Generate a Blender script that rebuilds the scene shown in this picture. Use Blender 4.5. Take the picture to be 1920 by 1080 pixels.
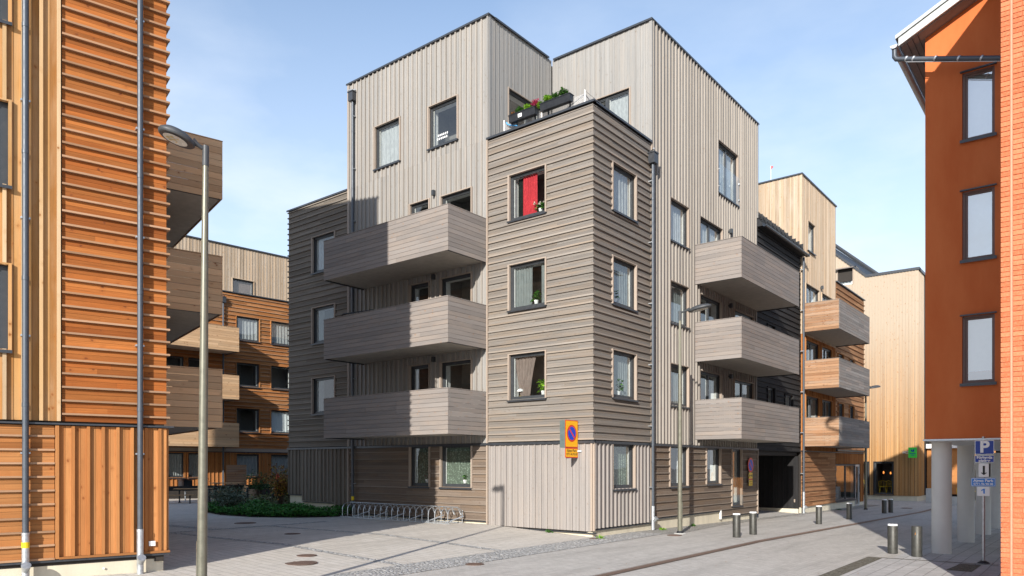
import bpy, bmesh, math, random
import numpy as np
random.seed(7)
R = math.radians
D = bpy.data
SC = bpy.context.scene
for o in list(D.objects): D.objects.remove(o)

# ------------------------------------------------------------------ camera
cam = D.cameras.new('camera'); camo = D.objects.new('camera', cam); SC.collection.objects.link(camo)
camo.location = (11.632, -18.306, 2.1)
camo.rotation_euler = (R(90), 0, R(38.69))
cam.sensor_width = 36; cam.lens = 1386 / 1920 * 36
cam.shift_y = (873 - 540) / 1920
cam.clip_start = 0.1; cam.clip_end = 2000
SC.camera = camo
# ------------------------------------------------------------------ sun, sky, exposure
AZ, EL = 20.0, 22.0            # sun stands towards +X,-Y, low
sun = D.lights.new('sun', 'SUN'); suno = D.objects.new('sun', sun); SC.collection.objects.link(suno)
sun.energy = 4.2; sun.angle = R(0.5); sun.color = (1.0, 0.94, 0.865)
suno.rotation_euler = (R(90 - EL), 0, R(AZ))
suno.location = (20, -40, 30)
W = D.worlds.new('World'); SC.world = W; W.use_nodes = True
def build_world():
    nt = W.node_tree; nt.nodes.clear()
    N = nt.nodes.new; L = nt.links.new
    sky = N('ShaderNodeTexSky'); sky.sky_type = 'NISHITA'; sky.sun_disc = False
    sky.sun_elevation = R(EL); sky.sun_rotation = R(180 - AZ)
    sky.altitude = 50; sky.air_density = 1.0; sky.dust_density = 0.6; sky.ozone_density = 1.6
    tc = N('ShaderNodeTexCoord'); mp = N('ShaderNodeMapping'); mp.inputs['Scale'].default_value = (1.0, 1.0, 2.6)
    L(tc.outputs['Generated'], mp.inputs[0])
    n = N('ShaderNodeTexNoise'); mp.inputs['Location'].default_value = (3.1, 7.7, 1.2); n.inputs['Scale'].default_value = 2.1; n.inputs['Detail'].default_value = 8; n.inputs['Roughness'].default_value = .55
    L(mp.outputs[0], n.inputs['Vector'])
    cr = N('ShaderNodeMapRange'); cr.inputs['From Min'].default_value = .46; cr.inputs['From Max'].default_value = .66
    cr.inputs['To Max'].default_value = 1.0
    L(n.outputs[0], cr.inputs['Value'])
    # thicker towards the horizon
    sx = N('ShaderNodeSeparateXYZ'); L(tc.outputs['Generated'], sx.inputs[0])
    hz = N('ShaderNodeMapRange'); hz.inputs['From Min'].default_value = 0; hz.inputs['From Max'].default_value = .62
    hz.inputs['To Min'].default_value = 1; hz.inputs['To Max'].default_value = 0
    L(sx.outputs['Z'], hz.inputs['Value'])
    m = N('ShaderNodeMath'); m.operation = 'MULTIPLY'; L(cr.outputs[0], m.inputs[0]); L(hz.outputs[0], m.inputs[1])
    hb = N('ShaderNodeMath'); hb.operation = 'MULTIPLY'; hb.inputs[1].default_value = 0.8; L(hz.outputs[0], hb.inputs[0])
    ad = N('ShaderNodeMath'); ad.operation = 'ADD'; ad.use_clamp = True; L(m.outputs[0], ad.inputs[0]); L(hb.outputs[0], ad.inputs[1])
    mix = N('ShaderNodeMixRGB'); L(ad.outputs[0], mix.inputs['Fac']); L(sky.outputs[0], mix.inputs[1])
    mix.inputs[2].default_value = (4.0, 4.4, 4.95, 1)
    bg = N('ShaderNodeBackground'); bg.inputs[1].default_value = .15
    L(mix.outputs[0], bg.inputs[0])
    out = N('ShaderNodeOutputWorld'); L(bg.outputs[0], out.inputs[0])
build_world()
SC.view_settings.view_transform = 'Standard'; SC.view_settings.look = 'None'
SC.view_settings.exposure = 0.70; SC.view_settings.gamma = 1.0
SC.render.engine = 'CYCLES'
SC.cycles.max_bounces = 8; SC.cycles.transparent_max_bounces = 12

# ------------------------------------------------------------------ materials
MAT = {}
class NT:
    def __init__(s, name, rough=.8, spec=.3):
        s.m = D.materials.new(name); s.m.use_nodes = True; s.t = s.m.node_tree
        s.b = s.t.nodes['Principled BSDF']; s.b.inputs['Roughness'].default_value = rough
        s.b.inputs['Specular IOR Level'].default_value = spec
    def N(s, k, **kw):
        n = s.t.nodes.new(k)
        for a, b in kw.items(): setattr(n, a, b)
        return n
    def L(s, a, b): s.t.links.new(a, b)
    def math(s, op, a, b=None, c=None, clamp=False):
        n = s.N('ShaderNodeMath', operation=op); n.use_clamp = clamp
        for i, v in enumerate((a, b, c)):
            if v is None: continue
            if isinstance(v, (int, float)): n.inputs[i].default_value = v
            else: s.L(v, n.inputs[i])
        return n.outputs[0]
    def mix(s, f, a, b, mode='MIX'):
        n = s.N('ShaderNodeMixRGB', blend_type=mode)
        for i, v in enumerate((f, a, b)):
            if isinstance(v, (int, float)): n.inputs[i].default_value = v
            elif isinstance(v, tuple): n.inputs[i].default_value = v if len(v) == 4 else v + (1,)
            else: s.L(v, n.inputs[i])
        return n.outputs[0]
    def rng(s, v, a, b, c, d):
        n = s.N('ShaderNodeMapRange')
        for i, x in enumerate((a, b, c, d)): n.inputs[i + 1].default_value = x
        s.L(v, n.inputs[0]); return n.outputs[0]
    def vec(s, src, scale):
        n = s.N('ShaderNodeMapping'); n.inputs['Scale'].default_value = scale; s.L(src, n.inputs[0]); return n.outputs[0]
    def noise(s, v, scale, detail=3, rough=.5):
        n = s.N('ShaderNodeTexNoise'); n.inputs['Scale'].default_value = scale
        n.inputs['Detail'].default_value = detail; n.inputs['Roughness'].default_value = rough
        s.L(v, n.inputs['Vector']); return n.outputs[0]
    def bump(s, h, dist=.01, strength=.6):
        n = s.N('ShaderNodeBump'); n.inputs['Distance'].default_value = dist; n.inputs['Strength'].default_value = strength
        s.L(h, n.inputs['Height']); s.L(n.outputs[0], s.b.inputs['Normal'])

def wood(name, cA, cB, knot=(.12, .05, .02), kn=.8, streak=.35, var=.5, weather=None, wamt=.5, rough=.85):
    """per-board colour, grain along U, knots; cA / cB = the two stains boards range between"""
    m = NT(name, rough, .25)
    uv = m.N('ShaderNodeUVMap').outputs[0]
    rnd = m.N('ShaderNodeAttribute', attribute_name='rnd').outputs['Fac']
    g1 = m.noise(m.vec(uv, (1.3, 45, 1)), 1.0, 4, .6)
    g2 = m.noise(m.vec(uv, (.5, 3, 1)), 1.0, 3, .5)
    g3 = m.noise(m.vec(uv, (6, 140, 1)), 1.0, 2, .5)
    f = m.math('ADD', m.math('MULTIPLY', m.math('SUBTRACT', rnd, .5), var), m.math('MULTIPLY', g2, 1.0), clamp=True)
    col = m.mix(f, cA, cB)
    br = m.math('ADD', m.rng(g1, .25, .75, 1 - streak, 1 + streak * .6), m.math('MULTIPLY', m.math('SUBTRACT', g3, .5), streak * .6))
    rb = m.math('FRACT', m.math('MULTIPLY', rnd, 7.31))
    br = m.math('MULTIPLY', br, m.rng(rb, 0, 1, 1 - var * .28, 1 + var * .2))
    cc = m.N('ShaderNodeCombineXYZ')
    for i in range(3): m.L(br, cc.inputs[i])
    col = m.mix(1.0, col, cc.outputs[0], 'MULTIPLY')
    if weather and wamt >= 1:      # bleached high up, golden where the eaves and neighbours shelter it
        gz_ = m.N('ShaderNodeSeparateXYZ'); m.L(m.N('ShaderNodeTexCoord').outputs['Object'], gz_.inputs[0])
        hz_ = m.rng(m.math('ADD', gz_.outputs['Z'], m.math('MULTIPLY', m.noise(m.vec(uv, (.35, 1.2, 1)), 1.4, 4, .6), 4.0)), 5.0, 14.5, 0, 1); col = m.mix(hz_, col, weather)
    elif weather:
        w = m.noise(m.vec(uv, (.35, 1.2, 1)), 1.4, 4, .6)
        w = m.rng(w, .45, .7, 0, wamt); col = m.mix(w, col, weather)
    vo = m.N('ShaderNodeTexVoronoi'); vo.inputs['Scale'].default_value = 3.9
    wv = m.N('ShaderNodeVectorMath', operation='ADD'); m.L(m.vec(uv, (1, 1.15, 1)), wv.inputs[0])
    nz = m.N('ShaderNodeTexNoise'); nz.inputs['Scale'].default_value = 22; m.L(uv, nz.inputs['Vector'])
    sc = m.N('ShaderNodeVectorMath', operation='SCALE'); sc.inputs['Scale'].default_value = .05; m.L(nz.outputs[1], sc.inputs[0]); m.L(sc.outputs[0], wv.inputs[1])
    m.L(wv.outputs[0], vo.inputs['Vector'])
    kd = m.math('ADD', vo.outputs['Distance'], m.math('MULTIPLY', m.math('SUBTRACT', nz.outputs[0], .5), .09))
    k = m.rng(kd, .05, .12, kn, 0)
    halo = m.rng(kd, .08, .30, kn * .38, 0)
    col = m.mix(halo, col, tuple(.55 * a + .45 * b for a, b in zip(cA, knot)))
    col = m.mix(k, col, knot)
    m.L(col, m.b.inputs['Base Color'])
    m.bump(g1, .002, .5)
    MAT[name] = m.m; return m.m

def plain(name, c, rough=.5, metal=0, spec=.4, noise=.12, nscale=9, bump=0, streaky=False):
    m = NT(name, rough, spec); m.b.inputs['Metallic'].default_value = metal
    tc = m.N('ShaderNodeTexCoord').outputs['Object']
    n = m.noise(m.vec(tc, (1, 1, .25) if streaky else (1, 1, 1)), nscale, 5, .6)
    col = m.mix(m.rng(n, .3, .7, 0, 1), tuple(x * (1 - noise) for x in c), tuple(min(1, x * (1 + noise)) for x in c))
    m.L(col, m.b.inputs['Base Color'])
    m.L(m.rng(n, .3, .7, max(0, rough - .08), min(1, rough + .1)), m.b.inputs['Roughness'])
    if bump: m.bump(m.noise(tc, nscale * 8, 3), bump, .5)
    MAT[name] = m.m; return m.m

GREY_W = (.60, .52, .43)
wood('grey_vertical', (.255, .251, .240), (.325, .318, .302), (.16, .11, .07), 0.45, 0.12, 0.32, (.36, .31, .255), .4)
wood('grey_rib', (.295, .268, .235), (.360, .325, .285), (.2, .12, .07), .4, .15, .5)
wood('grey_horizontal', (0.174, 0.156, 0.138), (0.238, 0.220, 0.198), (.12, .07, .04), 0.4, 0.18, 0.55, (.27, .20, .135), .5)
wood('grey_lip', (0.224, 0.197, 0.171), (0.290, 0.260, 0.226), (.14, .09, .05), .4, .2, .8, (.34, .24, .15), .4)
wood('grey_wing', (0.152, 0.133, 0.109), (0.209, 0.185, 0.157), (.09, .06, .04), .45, .22, .8, (.18, .14, .10), .4)
wood('grey_wing_lip', (0.190, 0.162, 0.133), (0.237, 0.209, 0.176), (.1, .07, .04), .4, .2, .7)
wood('grey_base', (0.267, 0.244, 0.227), (0.317, 0.294, 0.275), (.18, .12, .08), 0.4, 0.1, 0.3, (.37, .31, .26), .35)
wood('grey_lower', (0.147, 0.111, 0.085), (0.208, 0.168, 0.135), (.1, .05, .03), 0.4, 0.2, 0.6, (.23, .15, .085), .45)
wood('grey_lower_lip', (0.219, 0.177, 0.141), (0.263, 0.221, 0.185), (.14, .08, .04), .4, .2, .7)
wood('grey_trim', (0.337, 0.271, 0.216), (0.395, 0.328, 0.269), (.3, .18, .1), .5, .15, .4)
wood('grey_balcony', (0.216, 0.194, 0.179), (0.271, 0.246, 0.227), (.30, .16, .08), 0.6, 0.12, 0.4, (.35, .28, .225), .45)
wood('orange_slats', (.32, .095, .020), (.42, .15, .038), (.15, .045, .015), .9, .3, 1.0)
wood('orange_lips', (0.357, 0.200, 0.106), (0.408, 0.255, 0.157), (.3, .12, .05), .5, .25, .8)
wood('orange_boards', (0.378, 0.146, 0.043), (0.464, 0.215, 0.077), (.22, .07, .02), .9, .22, .9)
wood('honey_boards', (.42, .185, .05), (.53, .295, .11), (.24, .09, .025), 1.0, .16, 1.1, (.50, .34, .20), .5)
wood('honey_ribs', (.52, .32, .14), (.58, .43, .27), (.28, .11, .03), 1.0, .14, .7)
wood('orange_balcony', (0.331, 0.175, 0.092), (0.414, 0.258, 0.156), (.18, .07, .03), .9, .2, .8, (.37, .28, .21), .7)
wood('shade_lifted_balcony', (.56, .34, .18), (.64, .43, .25), (.20, .08, .03), 1.0, .16, .8, (.50, .37, .25), .4)  # weathered boards, colour brightened to make up for the shade on these balconies
wood('far_orange', (0.324, 0.117, 0.032), (0.414, 0.171, 0.054), (.2, .07, .02), .7, .3, .9, (.46, .33, .2), .3)
wood('brown_slats', (.27, .12, .05), (.40, .21, .10), (.12, .05, .02), .6, .35, .9)
wood('pale_boards', (.43, .315, .205), (.48, .385, .285), (.36, .20, .09), 0.9, 0.14, 1.0, (.50, .43, .35), .7)
wood('golden_boards', (.39, .20, .07), (.44, .265, .12), (.32, .14, .05), 0.8, 0.14, 1.3, (.44, .365, .28), 1.0)
wood('grey_end', (0.180, 0.162, 0.149), (0.270, 0.248, 0.225), (.12, .09, .07), .5, .25, .8, (.32, .2, .13), .3)
wood('black_boards', (.018, .018, .019), (.035, .034, .034), (.01, .01, .01), .4, .3, .6)
wood('bench_wood', (.36, .23, .12), (.45, .3, .17), (.2, .1, .05), .5, .3, .5)
plain('backing', (.035, .03, .026), .9)
plain('anthracite', (.045, .05, .055), .42, 0, .5, .1)
plain('anthracite_metal', (.055, .06, .068), .38, .3, .5, .1)
plain('pipe_metal', (.075, .088, .105), .45, .3, .5, .08)
plain('galvanised', (.52, .55, .57), .42, .75, .5, .15, 14)
plain('white_paint', (.78, .77, .74), .5)
plain('white_metal', (.8, .8, .78), .35)
plain('room', (.20, .19, .175), .9)
plain('plinth', (.60, .55, .43), .92, 0, .2, .10, 3, .004, True)
plain('soffit', (.42, .385, .335), .9, 0, .2, .12, 5, .002)
plain('roof_felt', (.03, .032, .035), .8)
plain('roof_black', (.028, .03, .034), .5, .2)
plain('roof_light', (.42, .44, .43), .45, .5, .5, .06)
plain('eave_board', (.22, .20, .19), .8)
plain('window_brown', (.16, .105, .09), .5)
plain('pilotis', (.64, .63, .59), .75, 0, .3, .04, 2.5, .001)
plain('render_soffit', (.60, .60, .59), .8)
plain('bollard', (.062, .062, .055), .5, .35, .5, .2, 12)
plain('reflective_white', (.85, .86, .86), .4)
plain('lamp_post', (.17, .165, .125), .4, .35, .5, .12, 10)
plain('lamp_head', (.06, .065, .07), .5, .1)
plain('lamp_glass', (.62, .62, .56), .25)
plain('led', (.55, .42, .2), .3)
plain('yellow_band', (.80, .58, .02), .5)
plain('sign_orange', (.86, .43, .01), .45, 0, .4, .03)
plain('sign_red', (.62, .05, .015), .45, 0, .4, .03)
plain('sign_blue', (.01, .06, .52), .45, 0, .4, .03)
plain('sign_navy', (.01, .045, .30), .4, 0, .4, .03)
plain('sign_sky', (.02, .20, .62), .4, 0, .4, .03)
plain('sign_white', (.82, .82, .80), .45, 0, .4, .02)
plain('sign_black', (.02, .02, .02), .5)
plain('sign_grey_green', (.10, .13, .125), .5)
plain('sign_green', (.05, .62, .06), .45, 0, .4, .03)
plain('sign_text_dark', (.16, .10, .02), .5)
plain('iron', (.17, .115, .09), .7, .4, .4, .35, 25, .003)
plain('drain_iron', (.26, .18, .135), .75, .3, .4, .25, 18, .003)
plain('black_plastic', (.022, .024, .028), .4)
plain('dark_metal', (.03, .032, .035), .5, .3)
plain('leaf_green', (.06, .17, .025), .6, 0, .3, .5, 30)
plain('leaf_lime', (.22, .42, .03), .6, 0, .3, .4, 30)
plain('leaf_dark', (.03, .085, .02), .6, 0, .3, .5, 20)
plain('leaf_ground', (.05, .19, .03), .65, 0, .3, .6, 4)
plain('leaf_olive', (.11, .13, .045), .7, 0, .3, .5, 12)
plain('leaf_rust', (.30, .13, .03), .7, 0, .3, .5, 12)
plain('leaf_yellow', (.38, .28, .04), .7, 0, .3, .4, 12)
plain('leaf_grey', (.11, .14, .09), .7, 0, .3, .5, 12)
plain('flower_pink', (.55, .07, .17), .6, 0, .3, .4, 40)
plain('flower_white', (.8, .78, .68), .6)
plain('twig', (.06, .04, .028), .9)
plain('soil', (.05, .036, .025), .95, 0, .2, .3, 6, .01)
plain('strap_blue', (.09, .38, .75), .5)
plain('red_paint', (.65, .04, .03), .5)
plain('yellow_paint', (.75, .5, .02), .5)
plain('blue_paint', (.03, .18, .35), .5)
plain('concrete', (.46, .46, .44), .9, 0, .2, .12, 5, .003)
plain('brass', (.5, .38, .12), .4, .6)
plain('gasket_light', (.45, .47, .48), .5)
def fabric(name, c, tr=.35, pat=0):
    m = NT(name, .95, .1)
    tc = m.N('ShaderNodeTexCoord').outputs['Object']
    n = m.noise(m.vec(tc, (1, 1, .3)), 18, 4, .6)
    col = m.mix(m.rng(n, .35, .65, 0, 1), tuple(x * .75 for x in c), c)
    if pat:
        v = m.N('ShaderNodeTexVoronoi'); v.inputs['Scale'].default_value = 16; m.L(tc, v.inputs[0])
        col = m.mix(m.rng(v.outputs[0], .2, .5, 0, pat), col, tuple(x * .3 for x in c))
    m.L(col, m.b.inputs['Base Color'])
    t = m.N('ShaderNodeBsdfTranslucent'); m.L(col, t.inputs[0])
    mx = m.N('ShaderNodeMixShader'); mx.inputs[0].default_value = tr
    m.L(m.b.outputs[0], mx.inputs[1]); m.L(t.outputs[0], mx.inputs[2]); m.L(mx.outputs[0], m.t.nodes['Material Output'].inputs[0])
    MAT[name] = m.m
fabric('cloth_red', (.95, .09, .11), .25, .3)
fabric('cloth_taupe', (.40, .31, .27))
fabric('cloth_white', (.72, .73, .72))
fabric('cloth_lace', (.48, .58, .46), .35, .75)
fabric('cloth_grey', (.36, .39, .38))
fabric('cloth_black', (.03, .04, .035), .1, .5)
plain('blind', (.80, .83, .83), .8, 0, .3, .03)
def emit(name, c, s):
    m = NT(name); m.b.inputs['Base Color'].default_value = c + (1,)
    m.b.inputs['Emission Color'].default_value = c + (1,); m.b.inputs['Emission Strength'].default_value = s
    MAT[name] = m.m
emit('lamp_glow', (1, .30, .06), 1.3)
def glass(name, f0=.1, tint=(.86, .90, .90)):
    m = D.materials.new(name); m.use_nodes = True; t = m.node_tree; t.nodes.clear()
    lw = t.nodes.new('ShaderNodeLayerWeight'); lw.inputs[0].default_value = .5
    pw = t.nodes.new('ShaderNodeMath'); pw.operation = 'POWER'; pw.inputs[1].default_value = 4.0; t.links.new(lw.outputs['Facing'], pw.inputs[0])
    fr = t.nodes.new('ShaderNodeMath'); fr.operation = 'MULTIPLY_ADD'; fr.inputs[1].default_value = 1 - f0; fr.inputs[2].default_value = f0; t.links.new(pw.outputs[0], fr.inputs[0])
    tr = t.nodes.new('ShaderNodeBsdfTransparent'); tr.inputs[0].default_value = tint + (1,)
    gl = t.nodes.new('ShaderNodeBsdfGlossy'); gl.inputs['Roughness'].default_value = 0.0
    tc = t.nodes.new('ShaderNodeTexCoord'); n = t.nodes.new('ShaderNodeTexNoise'); n.inputs['Scale'].default_value = .9
    t.links.new(tc.outputs['Object'], n.inputs['Vector'])
    b = t.nodes.new('ShaderNodeBump'); b.inputs['Strength'].default_value = .25; b.inputs['Distance'].default_value = .02
    t.links.new(n.outputs[0], b.inputs['Height']); t.links.new(b.outputs[0], gl.inputs['Normal'])
    mx = t.nodes.new('ShaderNodeMixShader'); o = t.nodes.new('ShaderNodeOutputMaterial')
    t.links.new(fr.outputs[0], mx.inputs[0]); t.links.new(tr.outputs[0], mx.inputs[1]); t.links.new(gl.outputs[0], mx.inputs[2])
    t.links.new(mx.outputs[0], o.inputs[0]); MAT[name] = m
glass('glass', .13); glass('glass_clear', .05, (.93, .96, .96)); glass('glass_shop', .22, (.6, .68, .68)); glass('glass_mirror', .5)
def mesh_net():
    m = D.materials.new('wire_net'); m.use_nodes = True; t = m.node_tree; b = t.nodes['Principled BSDF']
    b.inputs['Base Color'].default_value = (.5, .5, .5, 1)
    uv = t.nodes.new('ShaderNodeUVMap'); mp = t.nodes.new('ShaderNodeMapping'); mp.inputs['Scale'].default_value = (28, 28, 1); mp.inputs['Rotation'].default_value = (0, 0, R(45))
    t.links.new(uv.outputs[0], mp.inputs[0]); s = t.nodes.new('ShaderNodeSeparateXYZ'); t.links.new(mp.outputs[0], s.inputs[0])
    outs = []
    for i in range(2):
        f = t.nodes.new('ShaderNodeMath'); f.operation = 'FRACT'; t.links.new(s.outputs[i], f.inputs[0])
        g = t.nodes.new('ShaderNodeMath'); g.operation = 'LESS_THAN'; g.inputs[1].default_value = .2; t.links.new(f.outputs[0], g.inputs[0]); outs.append(g.outputs[0])
    mx = t.nodes.new('ShaderNodeMath'); mx.operation = 'MAXIMUM'; t.links.new(outs[0], mx.inputs[0]); t.links.new(outs[1], mx.inputs[1])
    t.links.new(mx.outputs[0], b.inputs['Alpha']); MAT['wire_net'] = m
mesh_net()

def paver(name, cA, cB, joint, bw, bh, mortar, offset=.5, rot=0, dirt=(.2, .2, .19), damt=.35, bumpd=.006, nz=.25):
    m = NT(name, .85, .3)
    tc = m.N('ShaderNodeTexCoord').outputs['Object']
    mp = m.N('ShaderNodeMapping'); mp.inputs['Rotation'].default_value = (0, 0, R(rot)); m.L(tc, mp.inputs[0])
    # slight waviness of the courses
    wn = m.N('ShaderNodeTexNoise'); wn.inputs['Scale'].default_value = .8; m.L(tc, wn.inputs['Vector'])
    ws = m.N('ShaderNodeVectorMath', operation='SCALE'); ws.inputs['Scale'].default_value = .03; m.L(wn.outputs[1], ws.inputs[0])
    wa = m.N('ShaderNodeVectorMath', operation='ADD'); m.L(mp.outputs[0], wa.inputs[0]); m.L(ws.outputs[0], wa.inputs[1])
    b = m.N('ShaderNodeTexBrick'); b.offset = offset; m.L(wa.outputs[0], b.inputs['Vector'])
    b.inputs['Color1'].default_value = cA + (1,); b.inputs['Color2'].default_value = cB + (1,); b.inputs['Mortar'].default_value = joint + (1,)
    b.inputs['Scale'].default_value = 1; b.inputs['Mortar Size'].default_value = mortar; b.inputs['Mortar Smooth'].default_value = .3
    b.inputs['Brick Width'].default_value = bw; b.inputs['Row Height'].default_value = bh; b.inputs['Bias'].default_value = 0
    n1 = m.noise(tc, .45, 6, .65); n2 = m.noise(tc, 40, 4, .7); n3 = m.noise(tc, 4, 5, .65)
    col = m.mix(m.rng(n1, .45, .72, 0, damt), b.outputs[0], dirt)
    col = m.mix(m.rng(n3, .4, .75, 0, damt * .6), col, tuple(x * 1.2 for x in dirt))
    n4 = m.noise(m.vec(tc, (1, .12, 1)), 1.6, 5, .7); n5 = m.noise(m.vec(tc, (2.2, 6, 1)), 1.0, 4, .75)
    col = m.mix(m.rng(n4, .48, .70, 0, .5), col, tuple(x * .62 for x in cA)); col = m.mix(m.rng(n5, .50, .72, 0, .45), col, tuple(x * .6 for x in cA))
    g = m.rng(n2, .25, .75, 1 - nz, 1 + nz)
    cc = m.N('ShaderNodeCombineXYZ')
    for i in range(3): m.L(g, cc.inputs[i])
    col = m.mix(1.0, col, cc.outputs[0], 'MULTIPLY')
    m.L(col, m.b.inputs['Base Color'])
    h = m.math('ADD', m.math('MULTIPLY', b.outputs['Fac'], -1.0), m.math('MULTIPLY', n2, .35))
    m.bump(h, bumpd, .8)
    MAT[name] = m.m
paver('slabs', (.56, .52, .455), (.60, .56, .50), (.36, .33, .28), .60, .21, .011, .5, 0, (.46, .42, .365), .45, .003, .12)
paver('street_pavers', (.44, .415, .375), (.51, .485, .445), (.35, .33, .30), .21, .105, .006, .5, 90, (.53, .505, .46), .5, .004, .24)
paver('big_pavers', (.44, .43, .41), (.51, .495, .475), (.20, .19, .18), .42, .28, .009, .5, 90, (.40, .385, .365), .4, .005, .14)
def cobble(name, cA, cB, gap, scale, dist):
    m = NT(name, .8, .35)
    tc = m.N('ShaderNodeTexCoord').outputs['Object']
    v = m.N('ShaderNodeTexVoronoi'); v.inputs['Scale'].default_value = scale; v.inputs['Randomness'].default_value = .75; m.L(tc, v.inputs[0])
    ve = m.N('ShaderNodeTexVoronoi'); ve.feature = 'DISTANCE_TO_EDGE'; ve.inputs['Scale'].default_value = scale; ve.inputs['Randomness'].default_value = .75; m.L(tc, ve.inputs[0])
    s = m.N('ShaderNodeSeparateXYZ'); m.L(v.outputs['Color'], s.inputs[0])
    col = m.mix(s.outputs[0], cA, cB)
    n2 = m.noise(tc, 60, 4, .7)
    g = m.rng(n2, .25, .75, .75, 1.2); cc = m.N('ShaderNodeCombineXYZ')
    for i in range(3): m.L(g, cc.inputs[i])
    col = m.mix(1.0, col, cc.outputs[0], 'MULTIPLY')
    e = m.rng(ve.outputs['Distance'], .02, .13, 0, 1)
    col = m.mix(e, gap, col); m.L(col, m.b.inputs['Base Color'])
    h = m.math('ADD', m.rng(ve.outputs['Distance'], 0, .28, 0, 1), m.math('MULTIPLY', n2, .2)); m.bump(h, dist, 1.0)
    MAT[name] = m.m
cobble('cobbles', (.36, .36, .355), (.62, .61, .58), (.26, .25, .225), 10.5, .02)
cobble('gravel', (.32, .31, .28), (.60, .575, .53), (.24, .225, .2), 26, .02)
cobble('gravel_brown', (.12, .11, .08), (.27, .25, .20), (.09, .08, .06), 24, .015)
def stucco():
    m = NT('orange_render', .9, .2); tc = m.N('ShaderNodeTexCoord').outputs['Object']
    n = m.noise(m.vec(tc, (1, 1, .3)), 1.1, 7, .65); f = m.noise(tc, 120, 3, .6)
    col = m.mix(m.rng(n, .35, .7, 0, 1), (.54, .135, .040), (.62, .185, .062)); m.L(col, m.b.inputs['Base Color']); m.bump(f, .002, .6)
    MAT['orange_render'] = m.m
stucco()
def brick():
    m = NT('brick', .9, .2); uv = m.N('ShaderNodeUVMap').outputs[0]; tc = m.N('ShaderNodeTexCoord').outputs['Object']
    rnd = m.N('ShaderNodeAttribute', attribute_name='rnd').outputs['Fac']
    col = m.mix(rnd, (.48, .125, .052), (.58, .185, .085)); n = m.noise(tc, 30, 5, .7)
    col = m.mix(m.rng(n, .45, .75, 0, .5), col, (.74, .30, .18)); m.L(col, m.b.inputs['Base Color']); m.bump(n, .006, .7); MAT['brick'] = m.m
brick(); plain('brick_mortar', (.45, .15, .08), .95, 0, .2, .2, 20); plain('joint_sealant', (.66, .27, .17), .8)

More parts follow.
